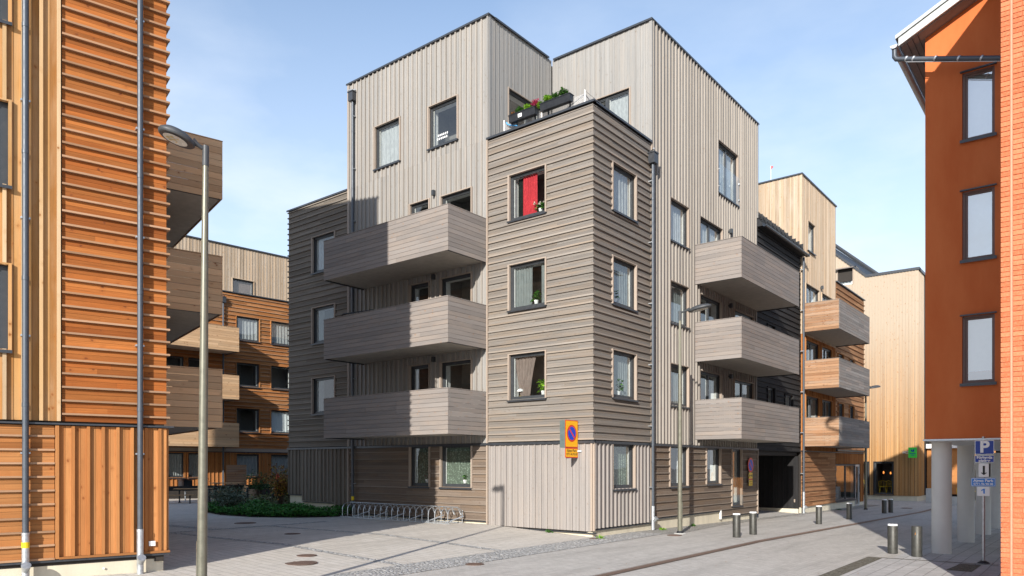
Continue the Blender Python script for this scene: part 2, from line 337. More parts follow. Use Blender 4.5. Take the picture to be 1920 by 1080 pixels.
# ------------------------------------------------------------------ mesh building
BASE = {}
class MB:
    def __init__(s): s.v = []; s.f = []; s.uv = []; s.r = []
    def face(s, pts, uvs=None, r=None):
        i = len(s.v); s.v += pts; s.f.append(list(range(i, i + len(pts))))
        s.uv += uvs if uvs else [(p[0] + p[1], p[2]) for p in pts]; s.r.append(random.random() if r is None else r)
    def boxP(s, P, s0, s1, d0, d1, z0, z1, grain='s', r=None, flip=False):
        r = random.random() if r is None else r
        ou, ov = r * 37.7, (r * 913.3) % 11
        def q(c, a, b):
            pts = [P(*k) for k in c]
            uv = []
            for k in c:
                w = {'s': k[0], 'd': k[1], 'z': k[2]}
                uu, vv = w[a], w[b]
                uv.append((uu + ou, vv + ov))
            if flip: pts.reverse(); uv.reverse()
            s.face(pts, uv, r)
        g = grain; fz = ('s', 'z') if g == 's' else ('z', 's')
        q([(s0, d1, z0), (s0, d1, z1), (s1, d1, z1), (s1, d1, z0)][::-1] if False else [(s0, d1, z0), (s1, d1, z0), (s1, d1, z1), (s0, d1, z1)][::-1], *fz)
        q([(s0, d0, z0), (s1, d0, z0), (s1, d0, z1), (s0, d0, z1)], *fz)
        ft = ('s', 'd') if g == 's' else ('d', 's')
        q([(s0, d0, z1), (s1, d0, z1), (s1, d1, z1), (s0, d1, z1)], *ft)
        q([(s0, d0, z0), (s1, d0, z0), (s1, d1, z0), (s0, d1, z0)][::-1], *ft)
        fe = ('d', 'z') if g == 's' else ('z', 'd')
        q([(s0, d0, z0), (s0, d0, z1), (s0, d1, z1), (s0, d1, z0)], *fe)
        q([(s1, d0, z0), (s1, d0, z1), (s1, d1, z1), (s1, d1, z0)][::-1], *fe)
    def box(s, x0, x1, y0, y1, z0, z1, r=None, grain='s'):
        s.boxP(lambda a, b, c: (a, b, c), x0, x1, y0, y1, z0, z1, grain, r)
    def prism(s, pts, P=None, d0=0, d1=1):
        """pts: list of (s,z); extruded d0..d1 through P(s,d,z)"""
        n = len(pts)
        s.face([P(a, d1, b) for a, b in pts]); s.face([P(a, d0, b) for a, b in pts][::-1])
        for i in range(n):
            a, b = pts[i], pts[(i + 1) % n]
            s.face([P(a[0], d0, a[1]), P(b[0], d0, b[1]), P(b[0], d1, b[1]), P(a[0], d1, a[1])])
    def tube(s, pts, rad, seg=10, caps=True, rads=None):
        import mathutils
        V = mathutils.Vector; pts = [V(p) for p in pts]; rings = []
        t0 = (pts[1] - pts[0]).normalized(); up = V((0, 0, 1)) if abs(t0.z) < .9 else V((1, 0, 0))
        x = t0.cross(up).normalized()
        for i, p in enumerate(pts):
            if i == 0: t = t0
            elif i == len(pts) - 1: t = (pts[-1] - pts[-2]).normalized()
            else: t = ((pts[i + 1] - p).normalized() + (p - pts[i - 1]).normalized()).normalized()
            x = (x - t * x.dot(t)).normalized(); y = t.cross(x); rr = rads[i] if rads else rad
            rings.append([tuple(p + (x * math.cos(a) + y * math.sin(a)) * rr) for a in [2 * math.pi * k / seg for k in range(seg)]])
        b = len(s.v)
        for rg in rings: s.v += rg
        for i in range(len(rings) - 1):
            for k in range(seg):
                k2 = (k + 1) % seg
                s.f.append([b + i * seg + k, b + i * seg + k2, b + (i + 1) * seg + k2, b + (i + 1) * seg + k]); s.r.append(.5)
                s.uv += [(k / seg, i), ((k + 1) / seg, i), ((k + 1) / seg, i + 1), (k / seg, i + 1)]
        if caps:
            s.f.append([b + k for k in range(seg)][::-1]); s.uv += [(0, 0)] * seg; s.r.append(.5)
            e = b + (len(rings) - 1) * seg; s.f.append([e + k for k in range(seg)]); s.uv += [(0, 0)] * seg; s.r.append(.5)
    def lathe(s, c, prof, seg=24, axis='z'):
        """prof: list of (r,h) from bottom to top about a vertical axis at c"""
        b = len(s.v)
        for r_, h in prof:
            for k in range(seg):
                a = 2 * math.pi * k / seg
                if axis == 'z': s.v.append((c[0] + r_ * math.cos(a), c[1] + r_ * math.sin(a), c[2] + h))
                else: s.v.append((c[0] + r_ * math.cos(a), c[1] + h, c[2] + r_ * math.sin(a)))
        for i in range(len(prof) - 1):
            for k in range(seg):
                k2 = (k + 1) % seg; s.f.append([b + i * seg + k, b + i * seg + k2, b + (i + 1) * seg + k2, b + (i + 1) * seg + k]); s.r.append(.5)
                s.uv += [(k / seg, i), ((k + 1) / seg, i), ((k + 1) / seg, i + 1), (k / seg, i + 1)]
        s.f.append([b + k for k in range(seg)][::-1]); s.uv += [(0, 0)] * seg; s.r.append(.5)
        e = b + (len(prof) - 1) * seg; s.f.append([e + k for k in range(seg)]); s.uv += [(0, 0)] * seg; s.r.append(.5)
    def leaf(s, c, size, up=.3):
        a = random.uniform(0, 6.283); t = random.uniform(-1, 1) * (1 - up); cx, cy, cz = c
        ux, uy = math.cos(a) * size, math.sin(a) * size; w = size * .45
        nx, ny = -math.sin(a) * w, math.cos(a) * w; dz = t * size; k = random.uniform(-.5, .5) * size
        s.face([(cx, cy, cz), (cx + ux * .5 + nx, cy + uy * .5 + ny, cz + dz * .5 + k), (cx + ux, cy + uy, cz + dz), (cx + ux * .5 - nx, cy + uy * .5 - ny, cz + dz * .5 + .3 * k)])
    def build(s, name, mat, parent=None, smooth=False, fixn=False):
        me = D.meshes.new(name)
        b = BASE.get(parent.name, (0, 0, 0)) if parent else (0, 0, 0)
        vs = [(x - b[0], y - b[1], z - b[2]) for x, y, z in s.v] if parent else s.v
        me.from_pydata(vs, [], s.f)
        uvl = me.uv_layers.new(name='UVMap')
        uvl.data.foreach_set('uv', np.array(s.uv, dtype=np.float32).ravel())
        at = me.attributes.new('rnd', 'FLOAT', 'FACE'); at.data.foreach_set('value', np.array(s.r, dtype=np.float32))
        mats = mat if isinstance(mat, (list, tuple)) else [mat]
        for k in mats: me.materials.append(MAT[k])
        if smooth:
            me.shade_smooth()
            me.set_sharp_from_angle(angle=R(40))
        if fixn:
            bm = bmesh.new(); bm.from_mesh(me); bmesh.ops.remove_doubles(bm, verts=bm.verts, dist=1e-5); bmesh.ops.recalc_face_normals(bm, faces=bm.faces); bm.to_mesh(me); bm.free()
        o = D.objects.new(name, me); SC.collection.objects.link(o)
        if parent: o.parent = parent; BASE[o.name] = b
        return o

def tag(o, label=None, cat=None, group=None, kind=None):
    if label: o['label'] = label
    if cat: o['category'] = cat
    if group: o['group'] = group
    if kind: o['kind'] = kind
    return o
def thing(name, label, cat, base, group=None, kind=None):
    o = D.objects.new(name, None); SC.collection.objects.link(o); o.location = base; o.empty_display_size = .2
    BASE[o.name] = tuple(base); return tag(o, label, cat, group, kind)
def part(name, mat, parent, fn, **kw):
    m = MB(); fn(m); return m.build(name, mat, parent, **kw)
def copy_tree(o, parent=None):
    c = o.copy(); SC.collection.objects.link(c)
    if parent: c.parent = parent
    for ch in list(o.children): copy_tree(ch, c)
    return c

class Frame:
    def __init__(s, o, d, n): s.o, s.d, s.n = o, d, n; s.flip = (d[0] * n[1] - d[1] * n[0]) < 0
    def P(s, a, b, z): return (s.o[0] + a * s.d[0] + b * s.n[0], s.o[1] + a * s.d[1] + b * s.n[1], z)
    def off(s, a=0, b=0): p = s.P(a, b, 0); return Frame((p[0], p[1]), s.d, s.n)
def fbox(m, F, s0, s1, d0, d1, z0, z1, grain='s', r=None):
    m.boxP(F.P, min(s0, s1), max(s0, s1), d0, d1, z0, z1, grain, r, flip=F.flip)
def subtract(rect, holes):
    out = [rect]
    for h in holes:
        nx = []
        for (a, b, c, d) in out:
            if h[0] >= b - 1e-6 or h[1] <= a + 1e-6 or h[2] >= d - 1e-6 or h[3] <= c + 1e-6: nx.append((a, b, c, d)); continue
            if h[0] > a: nx.append((a, h[0], c, d))
            if h[1] < b: nx.append((h[1], b, c, d))
            m0, m1 = max(a, h[0]), min(b, h[1])
            if h[2] > c: nx.append((m0, m1, c, h[2]))
            if h[3] < d: nx.append((m0, m1, h[3], d))
        out = nx
    return [r for r in out if r[1] - r[0] > .012 and r[3] - r[2] > .006]
def backing(m, F, s0, s1, z0, z1, holes, d=-.04, th=.16):
    for (a, b, c, e) in subtract((s0, s1, z0, z1), holes): fbox(m, F, a, b, d - th, d, c, e)
def grow(holes, k): return [(a - k, b + k, c, d) for a, b, c, d in holes]
def hclad(mbd, mlip, F, s0, s1, z0, z1, holes, pitch=.222, liph=.04, lipd=.045, ext0=0, ext1=0, in0=0, in1=0, maxlen=4.2):
    """rows of two flush boards with a projecting lip under each row"""
    H = grow(holes, .055); z = z0
    while z < z1 - .02:
        p = pitch * random.uniform(.985, 1.015) if pitch > .1 else pitch
        zt = min(z + p, z1); zl = min(z + liph, zt)
        zm = z + liph + (p - liph) * .52
        # lip
        for (a, b, c, e) in subtract((s0 - ext0, s1 + ext1, z, zl), H):
            if e - c > liph * .6: fbox(mlip, F, a, b, -.03, lipd + random.uniform(-.003, .003), c, e)
        for (za, zb) in ((zl, min(zm, zt) - .004), (zm, zt - .003)):
            if zb - za < .015: continue
            cuts = [s0 + in0]; x = s0 + in0 + random.uniform(.8, maxlen)
            while x < s1 - in1 - .5: cuts.append(x); x += random.uniform(1.8, maxlen)
            cuts.append(s1 - in1); rr = random.random()
            for i in range(len(cuts) - 1):
                rr = random.random()
                for (a, b, c, e) in subtract((cuts[i], cuts[i + 1] - .0015, za, zb), H): fbox(mbd, F, a, b, -.03, random.uniform(-.003, 0), c, e, r=rr)
        z += p
def vclad(mbd, mrib, F, s0, s1, z0, z1, holes, pitch=.235, ribw=.048, ribd=.045, split=True):
    """pairs of flush boards with a projecting batten between pairs"""
    n = max(1, round((s1 - s0) / pitch)); p = (s1 - s0) / n; H = grow(holes, .05)
    for i in range(n):
        a0 = s0 + i * p
        for (a, b, c, e) in subtract((a0, a0 + ribw, z0, z1), H): fbox(mrib, F, a, b, -.03, ribd + random.uniform(-.004, .003), c, e, 'z')
        w = (p - ribw) / 2
        for k in range(2):
            x = a0 + ribw + k * w; rr = random.random()
            for (a, b, c, e) in subtract((x + .002, x + w - .002, z0, z1), H): fbox(mbd, F, a, b, -.03, random.uniform(-.006, 0) if k == 0 else -.001, c, e, 'z', r=rr)
    for (a, b, c, e) in subtract((s1 - .001, s1 + .001, z0, z1), H): pass
def fcasing(mt, F, h, dep=.052, w=.05, top=True, sill=True, dback=-.12):
    s0, s1, z0, z1 = h
    fbox(mt, F, s0 - w, s0 - .002, dback, dep, z0 - .02, z1 + .03, 'z'); fbox(mt, F, s1 + .002, s1 + w, dback, dep, z0 - .02, z1 + .03, 'z')
    if top: fbox(mt, F, s0, s1, dback, dep - .004, z1 + .002, z1 + .03)

def window(root, F, h, trim='grey_trim', frame='anthracite', mull=(), room=True, dep=-.07, cas=True, label=None, name='window', sill=True, bars=.06, glassm='glass', rdep=1.1, open_=None, lining='white_paint', case_d=.052):
    s0, s1, z0, z1 = h
    m = MB(); w = bars
    fbox(m, F, s0, s0 + w, dep - .07, dep, z0, z1, 'z'); fbox(m, F, s1 - w, s1, dep - .07, dep, z0, z1, 'z')
    fbox(m, F, s0 + w, s1 - w, dep - .07, dep, z1 - w, z1); fbox(m, F, s0 + w, s1 - w, dep - .07, dep, z0, z0 + w * 1.15)
    # inner sash, set back a little; an opening step round the glass
    w2 = w + .032
    cells = [s0 + w] + [s0 + (s1 - s0) * f for f in mull] + [s1 - w]
    for f in mull: x = s0 + (s1 - s0) * f; fbox(m, F, x - .045, x + .045, dep - .07, dep - .002, z0 + w * 1.15, z1 - w, 'z')
    zb, zt = z0 + w * 1.15, z1 - w
    for i in range(len(cells) - 1):
        a = cells[i] + (.045 if i else 0); b = cells[i + 1] - (.045 if i < len(cells) - 2 else 0)
        fbox(m, F, a, a + .03, dep - .06, dep - .016, zb, zt, 'z'); fbox(m, F, b - .03, b, dep - .06, dep - .016, zb, zt, 'z')
        fbox(m, F, a + .03, b - .03, dep - .06, dep - .016, zt - .03, zt); fbox(m, F, a + .03, b - .03, dep - .06, dep - .016, zb, zb + .03)
    wo = m.build(name, frame, root)
    if label: wo['label'] = label
    g = MB(); fbox(g, F, s0 + w - .01, s1 - w + .01, dep - .05, dep - .044, zb - .01, zt + .01); 
    g2 = MB(); P = F.P
    g2.face([P(s0 + w, dep - .045, zb), P(s1 - w, dep - .045, zb), P(s1 - w, dep - .045, zt), P(s0 + w, dep - .045, zt)]); g2.build('pane', glassm, wo)
    # white inner lining of the opening, seen through the glass
    ln = MB(); d0, d1 = dep - .30, dep - .072; k = .05
    fbox(ln, F, s0 + k, s0 + k + .02, d0, d1, z0 + k, z1 - k, 'z'); fbox(ln, F, s1 - k - .02, s1 - k, d0, d1, z0 + k, z1 - k, 'z')
    fbox(ln, F, s0 + k + .02, s1 - k - .02, d0, d1, z1 - k - .02, z1 - k); fbox(ln, F, s0 + k + .02, s1 - k - .02, d0, d1, z0 + k, z0 + k + .02)
    for i in range(len(cells) - 1):   # white inner side of each sash
        a = cells[i] + (.045 if i else 0) + .03; b = cells[i + 1] - (.045 if i < len(cells) - 2 else 0) - .03
        fbox(ln, F, a, a + .022, dep - .075, dep - .061, zb + .03, zt - .03, 'z'); fbox(ln, F, b - .022, b, dep - .075, dep - .061, zb + .03, zt - .03, 'z')
    ln.build('lining', lining, wo)
    if room:
        rm = MB(); e = .14; r0, r1 = dep - rdep, dep - .24
        A = [(s0 - e, z0 - e), (s1 + e, z0 - e), (s1 + e, z1 + e), (s0 - e, z1 + e)]
        for i in range(4):
            p, q = A[i], A[(i + 1) % 4]; rm.face([P(p[0], r1, p[1]), P(q[0], r1, q[1]), P(q[0], r0, q[1]), P(p[0], r0, p[1])])
        rm.face([P(a, r0, b) for a, b in A]); rm.build('room', 'room', wo)
    if cas:
        c = MB(); fcasing(c, F, h, case_d); c.build('casing', trim, wo)
    if sill:
        c = MB(); fbox(c, F, s0 - .055, s1 + .055, -.11, case_d + .035, z0 - .045, z0 - .022); fbox(c, F, s0 - .055, s1 + .055, case_d + .028, case_d + .035, z0 - .075, z0 - .0455); c.build('sill', 'anthracite_metal', wo)
        c = MB(); fbox(c, F, s0, s1, -.10, case_d - .01, z1 - .05, z1 - .001); c.build('shutter_head', 'anthracite', wo) if False else None
    return wo
def curtain(name, label, mat, F, s0, s1, z0, z1, d=-.42, waves=7, amp=.03, sway=0, cat='curtain', taper=0):
    m = MB(); n = waves * 8; nz = 6; ph = random.uniform(0, 6)
    def pt(i, j):
        t = i / n; k = j / nz; zz = z0 + (z1 - z0) * k
        sc = 1 - taper * (1 - k); c = s0 + sway * (1 - k) ** 1.5
        return F.P(c + (s1 - s0) * t * sc, d + amp * math.sin(t * waves * 6.283 + ph + .5 * k) * (.6 + .4 * (1 - k)), zz)
    for i in range(n):
        for j in range(nz): m.face([pt(i, j), pt(i + 1, j), pt(i + 1, j + 1), pt(i, j + 1)])
    o = m.build(name, mat, None, fixn=True)
    for p in o.data.polygons: p.use_smooth = True
    return tag(o, label, cat)

# ------------------------------------------------------------------ ground
def gz(x, y):
    A = 0 if x >= 0 else (.18 if x <= -4 else -.045 * x)
    B = 0 if y <= 2 else (-.0145 * (y - 2) if y < 25 else -.3335)
    return A + B
def sheet(name, poly, off, mat, kind='structure', hole=None):
    bm = bmesh.new(); vs = [bm.verts.new((x, y, 0)) for x, y in poly]; bm.faces.new(vs)
    for co, no in (((0, 0, 0), (1, 0, 0)), ((-4, 0, 0), (1, 0, 0)), ((0, 2, 0), (0, 1, 0)), ((0, 25, 0), (0, 1, 0))):
        bmesh.ops.bisect_plane(bm, geom=bm.verts[:] + bm.edges[:] + bm.faces[:], plane_co=co, plane_no=no)
    bmesh.ops.triangulate(bm, faces=bm.faces[:])
    for v in bm.verts: v.co.z = gz(v.co.x, v.co.y) + off
    bmesh.ops.recalc_face_normals(bm, faces=bm.faces)
    for f in bm.faces:
        if f.normal.z < 0: f.normal_flip()
    me = D.meshes.new(name); bm.to_mesh(me); bm.free(); me.materials.append(MAT[mat])
    o = D.objects.new(name, me); SC.collection.objects.link(o)
    if kind: o['kind'] = kind
    return o
sheet('ground', [(-600, -600), (600, -600), (600, 600), (-600, 600)], 0, 'street_pavers')
sheet('paved_yard', [(-60, -30), (.1, -30), (.1, .3), (-60, .3)], .004, 'slabs')
sheet('paved_courtyard', [(-60, .3), (-15.0, .3), (-15.0, 60), (-60, 60)], .004, 'slabs')
sheet('cobble_strip_street', [(.06, -30), (1.12, -30), (1.12, 2.4), (.0, 2.4), (.0, -.06), (.06, -.06)], .009, 'cobbles')
sheet('gravel_margin', [(.0, 2.4), (1.12, 2.4), (1.35, 3.0), (.75, 7.5), (.55, 12), (.4, 19), (.75, 25), (.9, 31.4), (0, 31.4)], .008, 'gravel')
sheet('cobble_strip_a', [(-9.2, -4.92), (.06, -4.38), (.06, -4.16), (-9.2, -4.70)], .009, 'cobbles')
sheet('cobble_strip_b', [(-9.0, -8.07), (.06, -7.70), (.06, -7.48), (-9.0, -7.85)], .009, 'cobbles')
sheet('cobble_strip_c', [(-16, -7.2), (-9.0, -6.75), (-9.0, -6.35), (-16, -6.8)], .009, 'cobbles')
sheet('cobble_strip_d', [(-9.3, -30), (-9.0, -30), (-9.0, -2.5), (-9.3, -2.5)], .0085, 'cobbles')
sheet('pavement_arcade', [(7.45, -40), (30, -40), (30, 17), (7.9, 17), (7.9, .1), (7.45, .1)], .005, 'big_pavers')
sheet('cobble_strip_kerb', [(7.40, -40), (7.72, -40), (7.72, .08), (7.40, .08)], .010, 'gravel_brown')
sheet('cobble_strip_cross', [(7.72, .02), (9.9, .14), (9.9, .22), (7.72, .10)], .010, 'gravel_brown')
sheet('worn_patch', [(9.15, -1.3), (9.6, -1.3), (9.62, 0), (9.25, 0)], .0095, 'gravel_brown')
BED = [(-10.75, -.05), (-10.72, -.35), (-11.0, -1.3), (-11.6, -2.1), (-13.0, -2.9), (-15.0, -3.05), (-17.3, -2.5), (-19.6, -.6), (-22.5, 2.3), (-27, 6), (-27.5, 14), (-21, 16), (-15.3, 14), (-15.1, .3), (-15.05, -.05)]
sheet('planting_bed', BED, .03, 'soil')
# ================================================================== GREY APARTMENT BUILDING
FA = Frame((0, 0), (1, 0), (0, -1)); FB = Frame((0, 0), (0, 1), (1, 0))
grey = thing('apartment_building', 'grey weathered timber apartment block with a square corner tower and long balconies', 'building', (-4, 4, 0))
TOP, MID, BELT = 16.77, 12.73, 2.82
Z = [(1.40, 2.80), (4.19, 5.61), (7.03, 8.45), (9.87, 11.30), (13.10, 14.57)]
A_T = [(-3.12, -1.71, *Z[i]) for i in (1, 2, 3)]
A_M4 = [(-9.54, -8.21, 13.12, 14.67), (-6.72, -5.38, 13.12, 14.57)]
A_D = [(-7.66, -6.72, 3.25, 5.63), (-7.66, -6.72, 6.1, 8.50), (-7.66, -6.72, 8.95, 11.38)]
A_B = [(-6.13, -4.75, 4.19, 5.62), (-6.13, -4.75, 7.03, 8.50), (-6.13, -4.75, 9.87, 11.32)]
A_G = [(-7.66, -6.72, 1.38, 2.80), (-6.13, -4.75, 1.38, 2.80)]
A_L = [(-13.35, -11.94, *Z[i]) for i in (1, 2, 3)]
HA = A_T + A_M4 + A_D + A_B + A_G + A_L
B_T = [(1.08, 2.48, *Z[i]) for i in (1, 2, 3)] + [(1.08, 2.40, 1.40, 2.78)]
B_1 = [(4.87, 6.28, *Z[i]) for i in (1, 2, 3)] + [(4.87, 6.24, 1.39, 2.80)]
B_F = [(8.88, 10.84, 12.66, 14.66)]
B_B = [(7.25, 9.18, 4.19, 5.6), (7.25, 9.18, 7.03, 8.42), (7.25, 9.28, 9.87, 11.28)]
B_D = [(10.5, 12.6, 3.25, 5.57), (10.5, 12.6, 6.1, 8.38), (10.5, 12.6, 8.95, 11.2)]
B_G = [(7.85, 9.11, 1.42, 2.78), (10.28, 11.25, .50, 2.77)]
HB = B_T + B_1 + B_F + B_B + B_D + B_G
N1 = Frame((-4.0, 0), (0, 1), (1, 0)); N2 = Frame((0, 3.53), (1, 0), (0, -1))
H1 = [(1.04, 2.9, 12.0, 14.80)]; H2 = [(-2.11, -.81, 12.0, 14.78)]
bk = MB()
backing(bk, FA, -15.0, -11.1, .9, MID, HA); backing(bk, FA, -11.1, -4.04, 0.27, TOP, HA); backing(bk, FA, -4.04, -.2, .14, MID, HA)
backing(bk, FB, 0.04, 3.5, .22, MID, HB); backing(bk, FB, 3.5, 9.2, .34, 11.8, HB); backing(bk, FB, 3.59, 9.2, 11.8, TOP, HB); backing(bk, FB, 9.2, 13.09, .09, TOP, HB)
backing(bk, N1, 0.2, 3.53, 11.9, TOP, H1); backing(bk, N2, -4.0, -.21, 11.9, TOP, H2)
# rear and party walls
bk.box(-15.0, -14.85, .2, 12, 0, MID - .02); bk.box(-11.1, -10.95, .2, 12, MID, TOP - .02); bk.box(-15.0, -.2, 12.89, 13.05, 0, MID); bk.box(-11.1, -.2, 12.89, 13.05, MID, TOP)
bk.build('wall', 'backing', grey)
rf = MB(); rf.box(-14.98, -4.0, .03, 13.0, MID - .3, MID - .15); rf.box(-11.05, -4.04, .03, 13.0, TOP - .3, TOP - .15); rf.box(-4.04, -.04, 3.6, 13.0, TOP - .3, TOP - .15); rf.box(-4.0, -.05, .05, 3.5, 11.75, 11.9)
rf.build('roof', 'roof_felt', grey)
def cap(F, a, b, z, e0=0, e1=0):
    tr = MB(); fbox(tr, F, a - e0, b + e1, -.25, .075, z, z + .03); fbox(tr, F, a - e0, b + e1, .062, .075, z - .035, z - .001); tr.build('roof_trim', 'anthracite_metal', grey)
cap(FA, -15.06, -11.12, MID); cap(FA, -11.17, -4.0, TOP, 0, .06); cap(FA, -4.05, 0, MID, 0, .075); cap(FB, .08, 3.46, MID, 0, 0.04)
cap(N1, .26, 3.27, TOP); cap(N2, -3.9, 0, TOP, 0, .075); cap(FB, 3.79, 13.09, TOP, 0, .05)
# --- left face
a, b = MB(), MB()
vclad(a, b, FA, -11.06, -4.08, 11.9 + .84, TOP, HA); vclad(a, b, FA, -11.06, -4.08, BELT + .02, 12.74, HA)
vclad(a, a, N1, .08, 3.50, 11.9, TOP, H1, .2, .05, .007); vclad(a, a, N2, -3.97, -.052, 11.9, TOP, H2, .2, .05, .007)
vclad(a, b, FB, 3.60, 13.06, BELT + .02, TOP, HB, .235, .048, .062)
fbox(a, FA, -4.05, -4.0, -.05, .05, MID + .02, TOP, 'z'); fbox(a, FB, 3.5, 3.56, -.05, .05, MID, TOP, 'z'); fbox(a, FB, 13.03, 13.09, -.05, .05, MID, TOP, 'z'); fbox(a, N2, -.052, 0.001, -.03, .02, 11.9, TOP, 'z'); fbox(a, N1, 0.001, .08, -.03, .02, 12.8, TOP, 'z')
a.v += b.v and []; a.build('vertical_cladding', 'grey_vertical', grey); b.build('battens', 'grey_rib', grey)
a, b = MB(), MB()
hclad(a, b, FA, -4.0, 0, BELT + .04, MID - .10, HA, ext1=.045, lipd=.04, liph=.05)
hclad(a, b, FB, 0, 3.52, BELT + .04, MID - .10, HB, in0=.031, lipd=.04, liph=.05)
c_, d_ = MB(), MB(); hclad(c_, d_, FA, -15.0, -11.12, BELT + .04, MID - .05, HA, ext0=.04, lipd=.04); c_.build('wing_cladding', 'grey_wing', grey); d_.build('wing_lips', 'grey_wing_lip', grey)
fbox(a, FA, -4.0, .001, -.03, .012, MID - .1, MID - .071); fbox(a, FB, .035, 3.52, -.03, .012, MID - .1, MID - .071)
a.build('horizontal_cladding', 'grey_horizontal', grey); b.build('cladding_lips', 'grey_lip', grey)
for (F, s0, s1, d0, d1, z0, z1) in ((FA, -4.07, -4.01, -.04, .053, .20, MID - .02), (FA, -11.12, -11.06, -.04, .053, .36, MID + .03), (FA, -11.12, -11.06, -.04, .05, MID + .03, TOP - .002),
    (FB, 3.52, 3.57, -.04, .053, .3, MID - .02), (FB, 13.03, 13.085, -.04, .053, .05, BELT), (FB, 0, .05, -.04, .05, .19, BELT - .03), (FA, -.06, 0, -.02, .05, .19, BELT - .03)):
    a = MB(); fbox(a, F, s0, s1, d0, d1, z0, z1, 'z'); a.build('edge_board', 'grey_trim', grey)
# --- ground storey
a, b = MB(), MB()
vclad(a, b, FA, -3.98, -.07, .17, BELT - .03, HA, .232, .05, .03); vclad(a, b, FB, .06, 3.5, .25, BELT - .03, HB, .225, .048, .055)
a.build('base_cladding', 'grey_base', grey); b.build('base_battens', 'grey_base', grey)
a, b = MB(), MB()
hclad(a, b, FA, -11.05, -4.08, .30, BELT - .03, HA, pitch=.252, liph=.036); a.build('lower_cladding', 'grey_lower', grey); b.build('lower_lips', 'grey_lower_lip', grey); a, b = MB(), MB(); hclad(a, b, FB, 3.58, 9.2, .37, BELT - .03, HB, pitch=.245, liph=.034); hclad(a, b, FB, 9.2, 13.03, .12, BELT - .03, HB, pitch=.245, liph=.034)
a.build('lower_cladding', 'grey_lower', grey); b.build('lower_lips', 'grey_lower_lip', grey)
a, b = MB(), MB(); vclad(a, b, FA, -15.0, -14.02, .92, BELT - .03, [], .235); vclad(a, b, FA, -14.02, -11.9, .66, BELT - .03, [], .235); vclad(a, b, FA, -11.9, -11.13, .42, BELT - .03, [], .235)
a.build('garden_cladding', 'grey_wing', grey); b.build('garden_battens', 'grey_wing_lip', grey)
a = MB()
for F, s0, s1, z in ((FA, -15.0, -14.03, .9), (FA, -14.02, -11.9, .64), (FA, -11.89, -11.1, .40), (FA, -11.05, -4.0, .28), (FA, -3.99, 0.05, .13), (FB, .05, 3.52, .22), (FB, 3.53, 9.2, .34), (FB, 9.21, 13.09, .09)):
    fbox(a, F, s0, s1, -.1, .02, z - .03, z)
for F, s0, s1 in ((FA, -15.05, -11.05), (FA, -11.04, -4.0), (FA, -3.99, .062), (FB, .0, 3.52), (FB, 3.53, 13.09)):
    fbox(a, F, s0, s1, -.04, .062, BELT - .028, BELT + .012); fbox(a, F, s0, s1, .052, .062, BELT - .065, BELT - .029)
a.build('belt_flashing', 'anthracite_metal', grey)
a = MB()
fbox(a, FA, -14.98, -11.0, -.25, -.05, -.6, .885); fbox(a, FA, -11.0, -4.0, -.25, -.05, -.6, .265); fbox(a, FA, -4.0, -.052, -.25, -.05, -.6, .12); fbox(a, FB, .052, 3.5, -.25, -.05, -.6, .19); fbox(a, FB, 3.5, 9.2, -.25, -.05, -.6, .31); fbox(a, FB, 9.2, 13.09, -.25, -.05, -.6, .055)
a.build('plinth', 'plinth', grey)
a = MB(); fbox(a, FB, 9.12, 9.19, -.02, .05, .02, .36, 'z'); a.build('cable_outlet', 'white_metal', grey)
# windows
for i, h in enumerate(A_T): window(grey, FA, h)
for h in A_M4: window(grey, FA, h, cas=True)
for h in A_L: window(grey, FA, h)
for h in A_B: window(grey, FA, h)
for h in A_G: window(grey, FA, h)
for h in A_D:
    w = window(grey, FA, h, name='balcony_door', sill=False)
    part('handle', 'galvanised', w, lambda m: (fbox(m, FA, h[0] + .03, h[0] + .05, -.068, -.03, h[2] + 1.0, h[2] + 1.14, 'z')))
for h in B_T: window(grey, FB, h)
for h in B_1: window(grey, FB, h)
w = window(grey, FB, B_F[0], mull=(.5,), sill=True, label='tall double window with a glass guard rail, highest on the street side')
part('glass_guard', 'glass_clear', w, lambda m: m.face([FB.P(8.90, .08, 12.62), FB.P(10.84, .08, 12.62), FB.P(10.84, .08, 13.75), FB.P(8.90, .08, 13.75)]))
part('guard_clamps', 'galvanised', w, lambda m: [fbox(m, FB, s, s + .04, .052, .10, z, z + .04) for s in (8.86, 10.84) for z in (12.85, 13.5)])
for h in B_B: window(grey, FB, h, mull=(.5,))
for h in B_D: window(grey, FB, h, mull=(.5,), name='balcony_door', sill=False)
window(grey, FB, B_G[0]); w = window(grey, FB, B_G[1], sill=True, label='tall narrow slit window with a glass guard')
part('glass_guard', 'glass_clear', w, lambda m: m.face([FB.P(10.26, .08, .52), FB.P(11.27, .08, .52), FB.P(11.27, .08, 1.62), FB.P(10.26, .08, 1.62)]))
window(grey, N1, H1[0], mull=(.62,), name='terrace_door', sill=False, rdep=.9, case_d=.02); window(grey, N2, H2[0], mull=(.3,), name='terrace_door', sill=False, rdep=.9, case_d=.02)
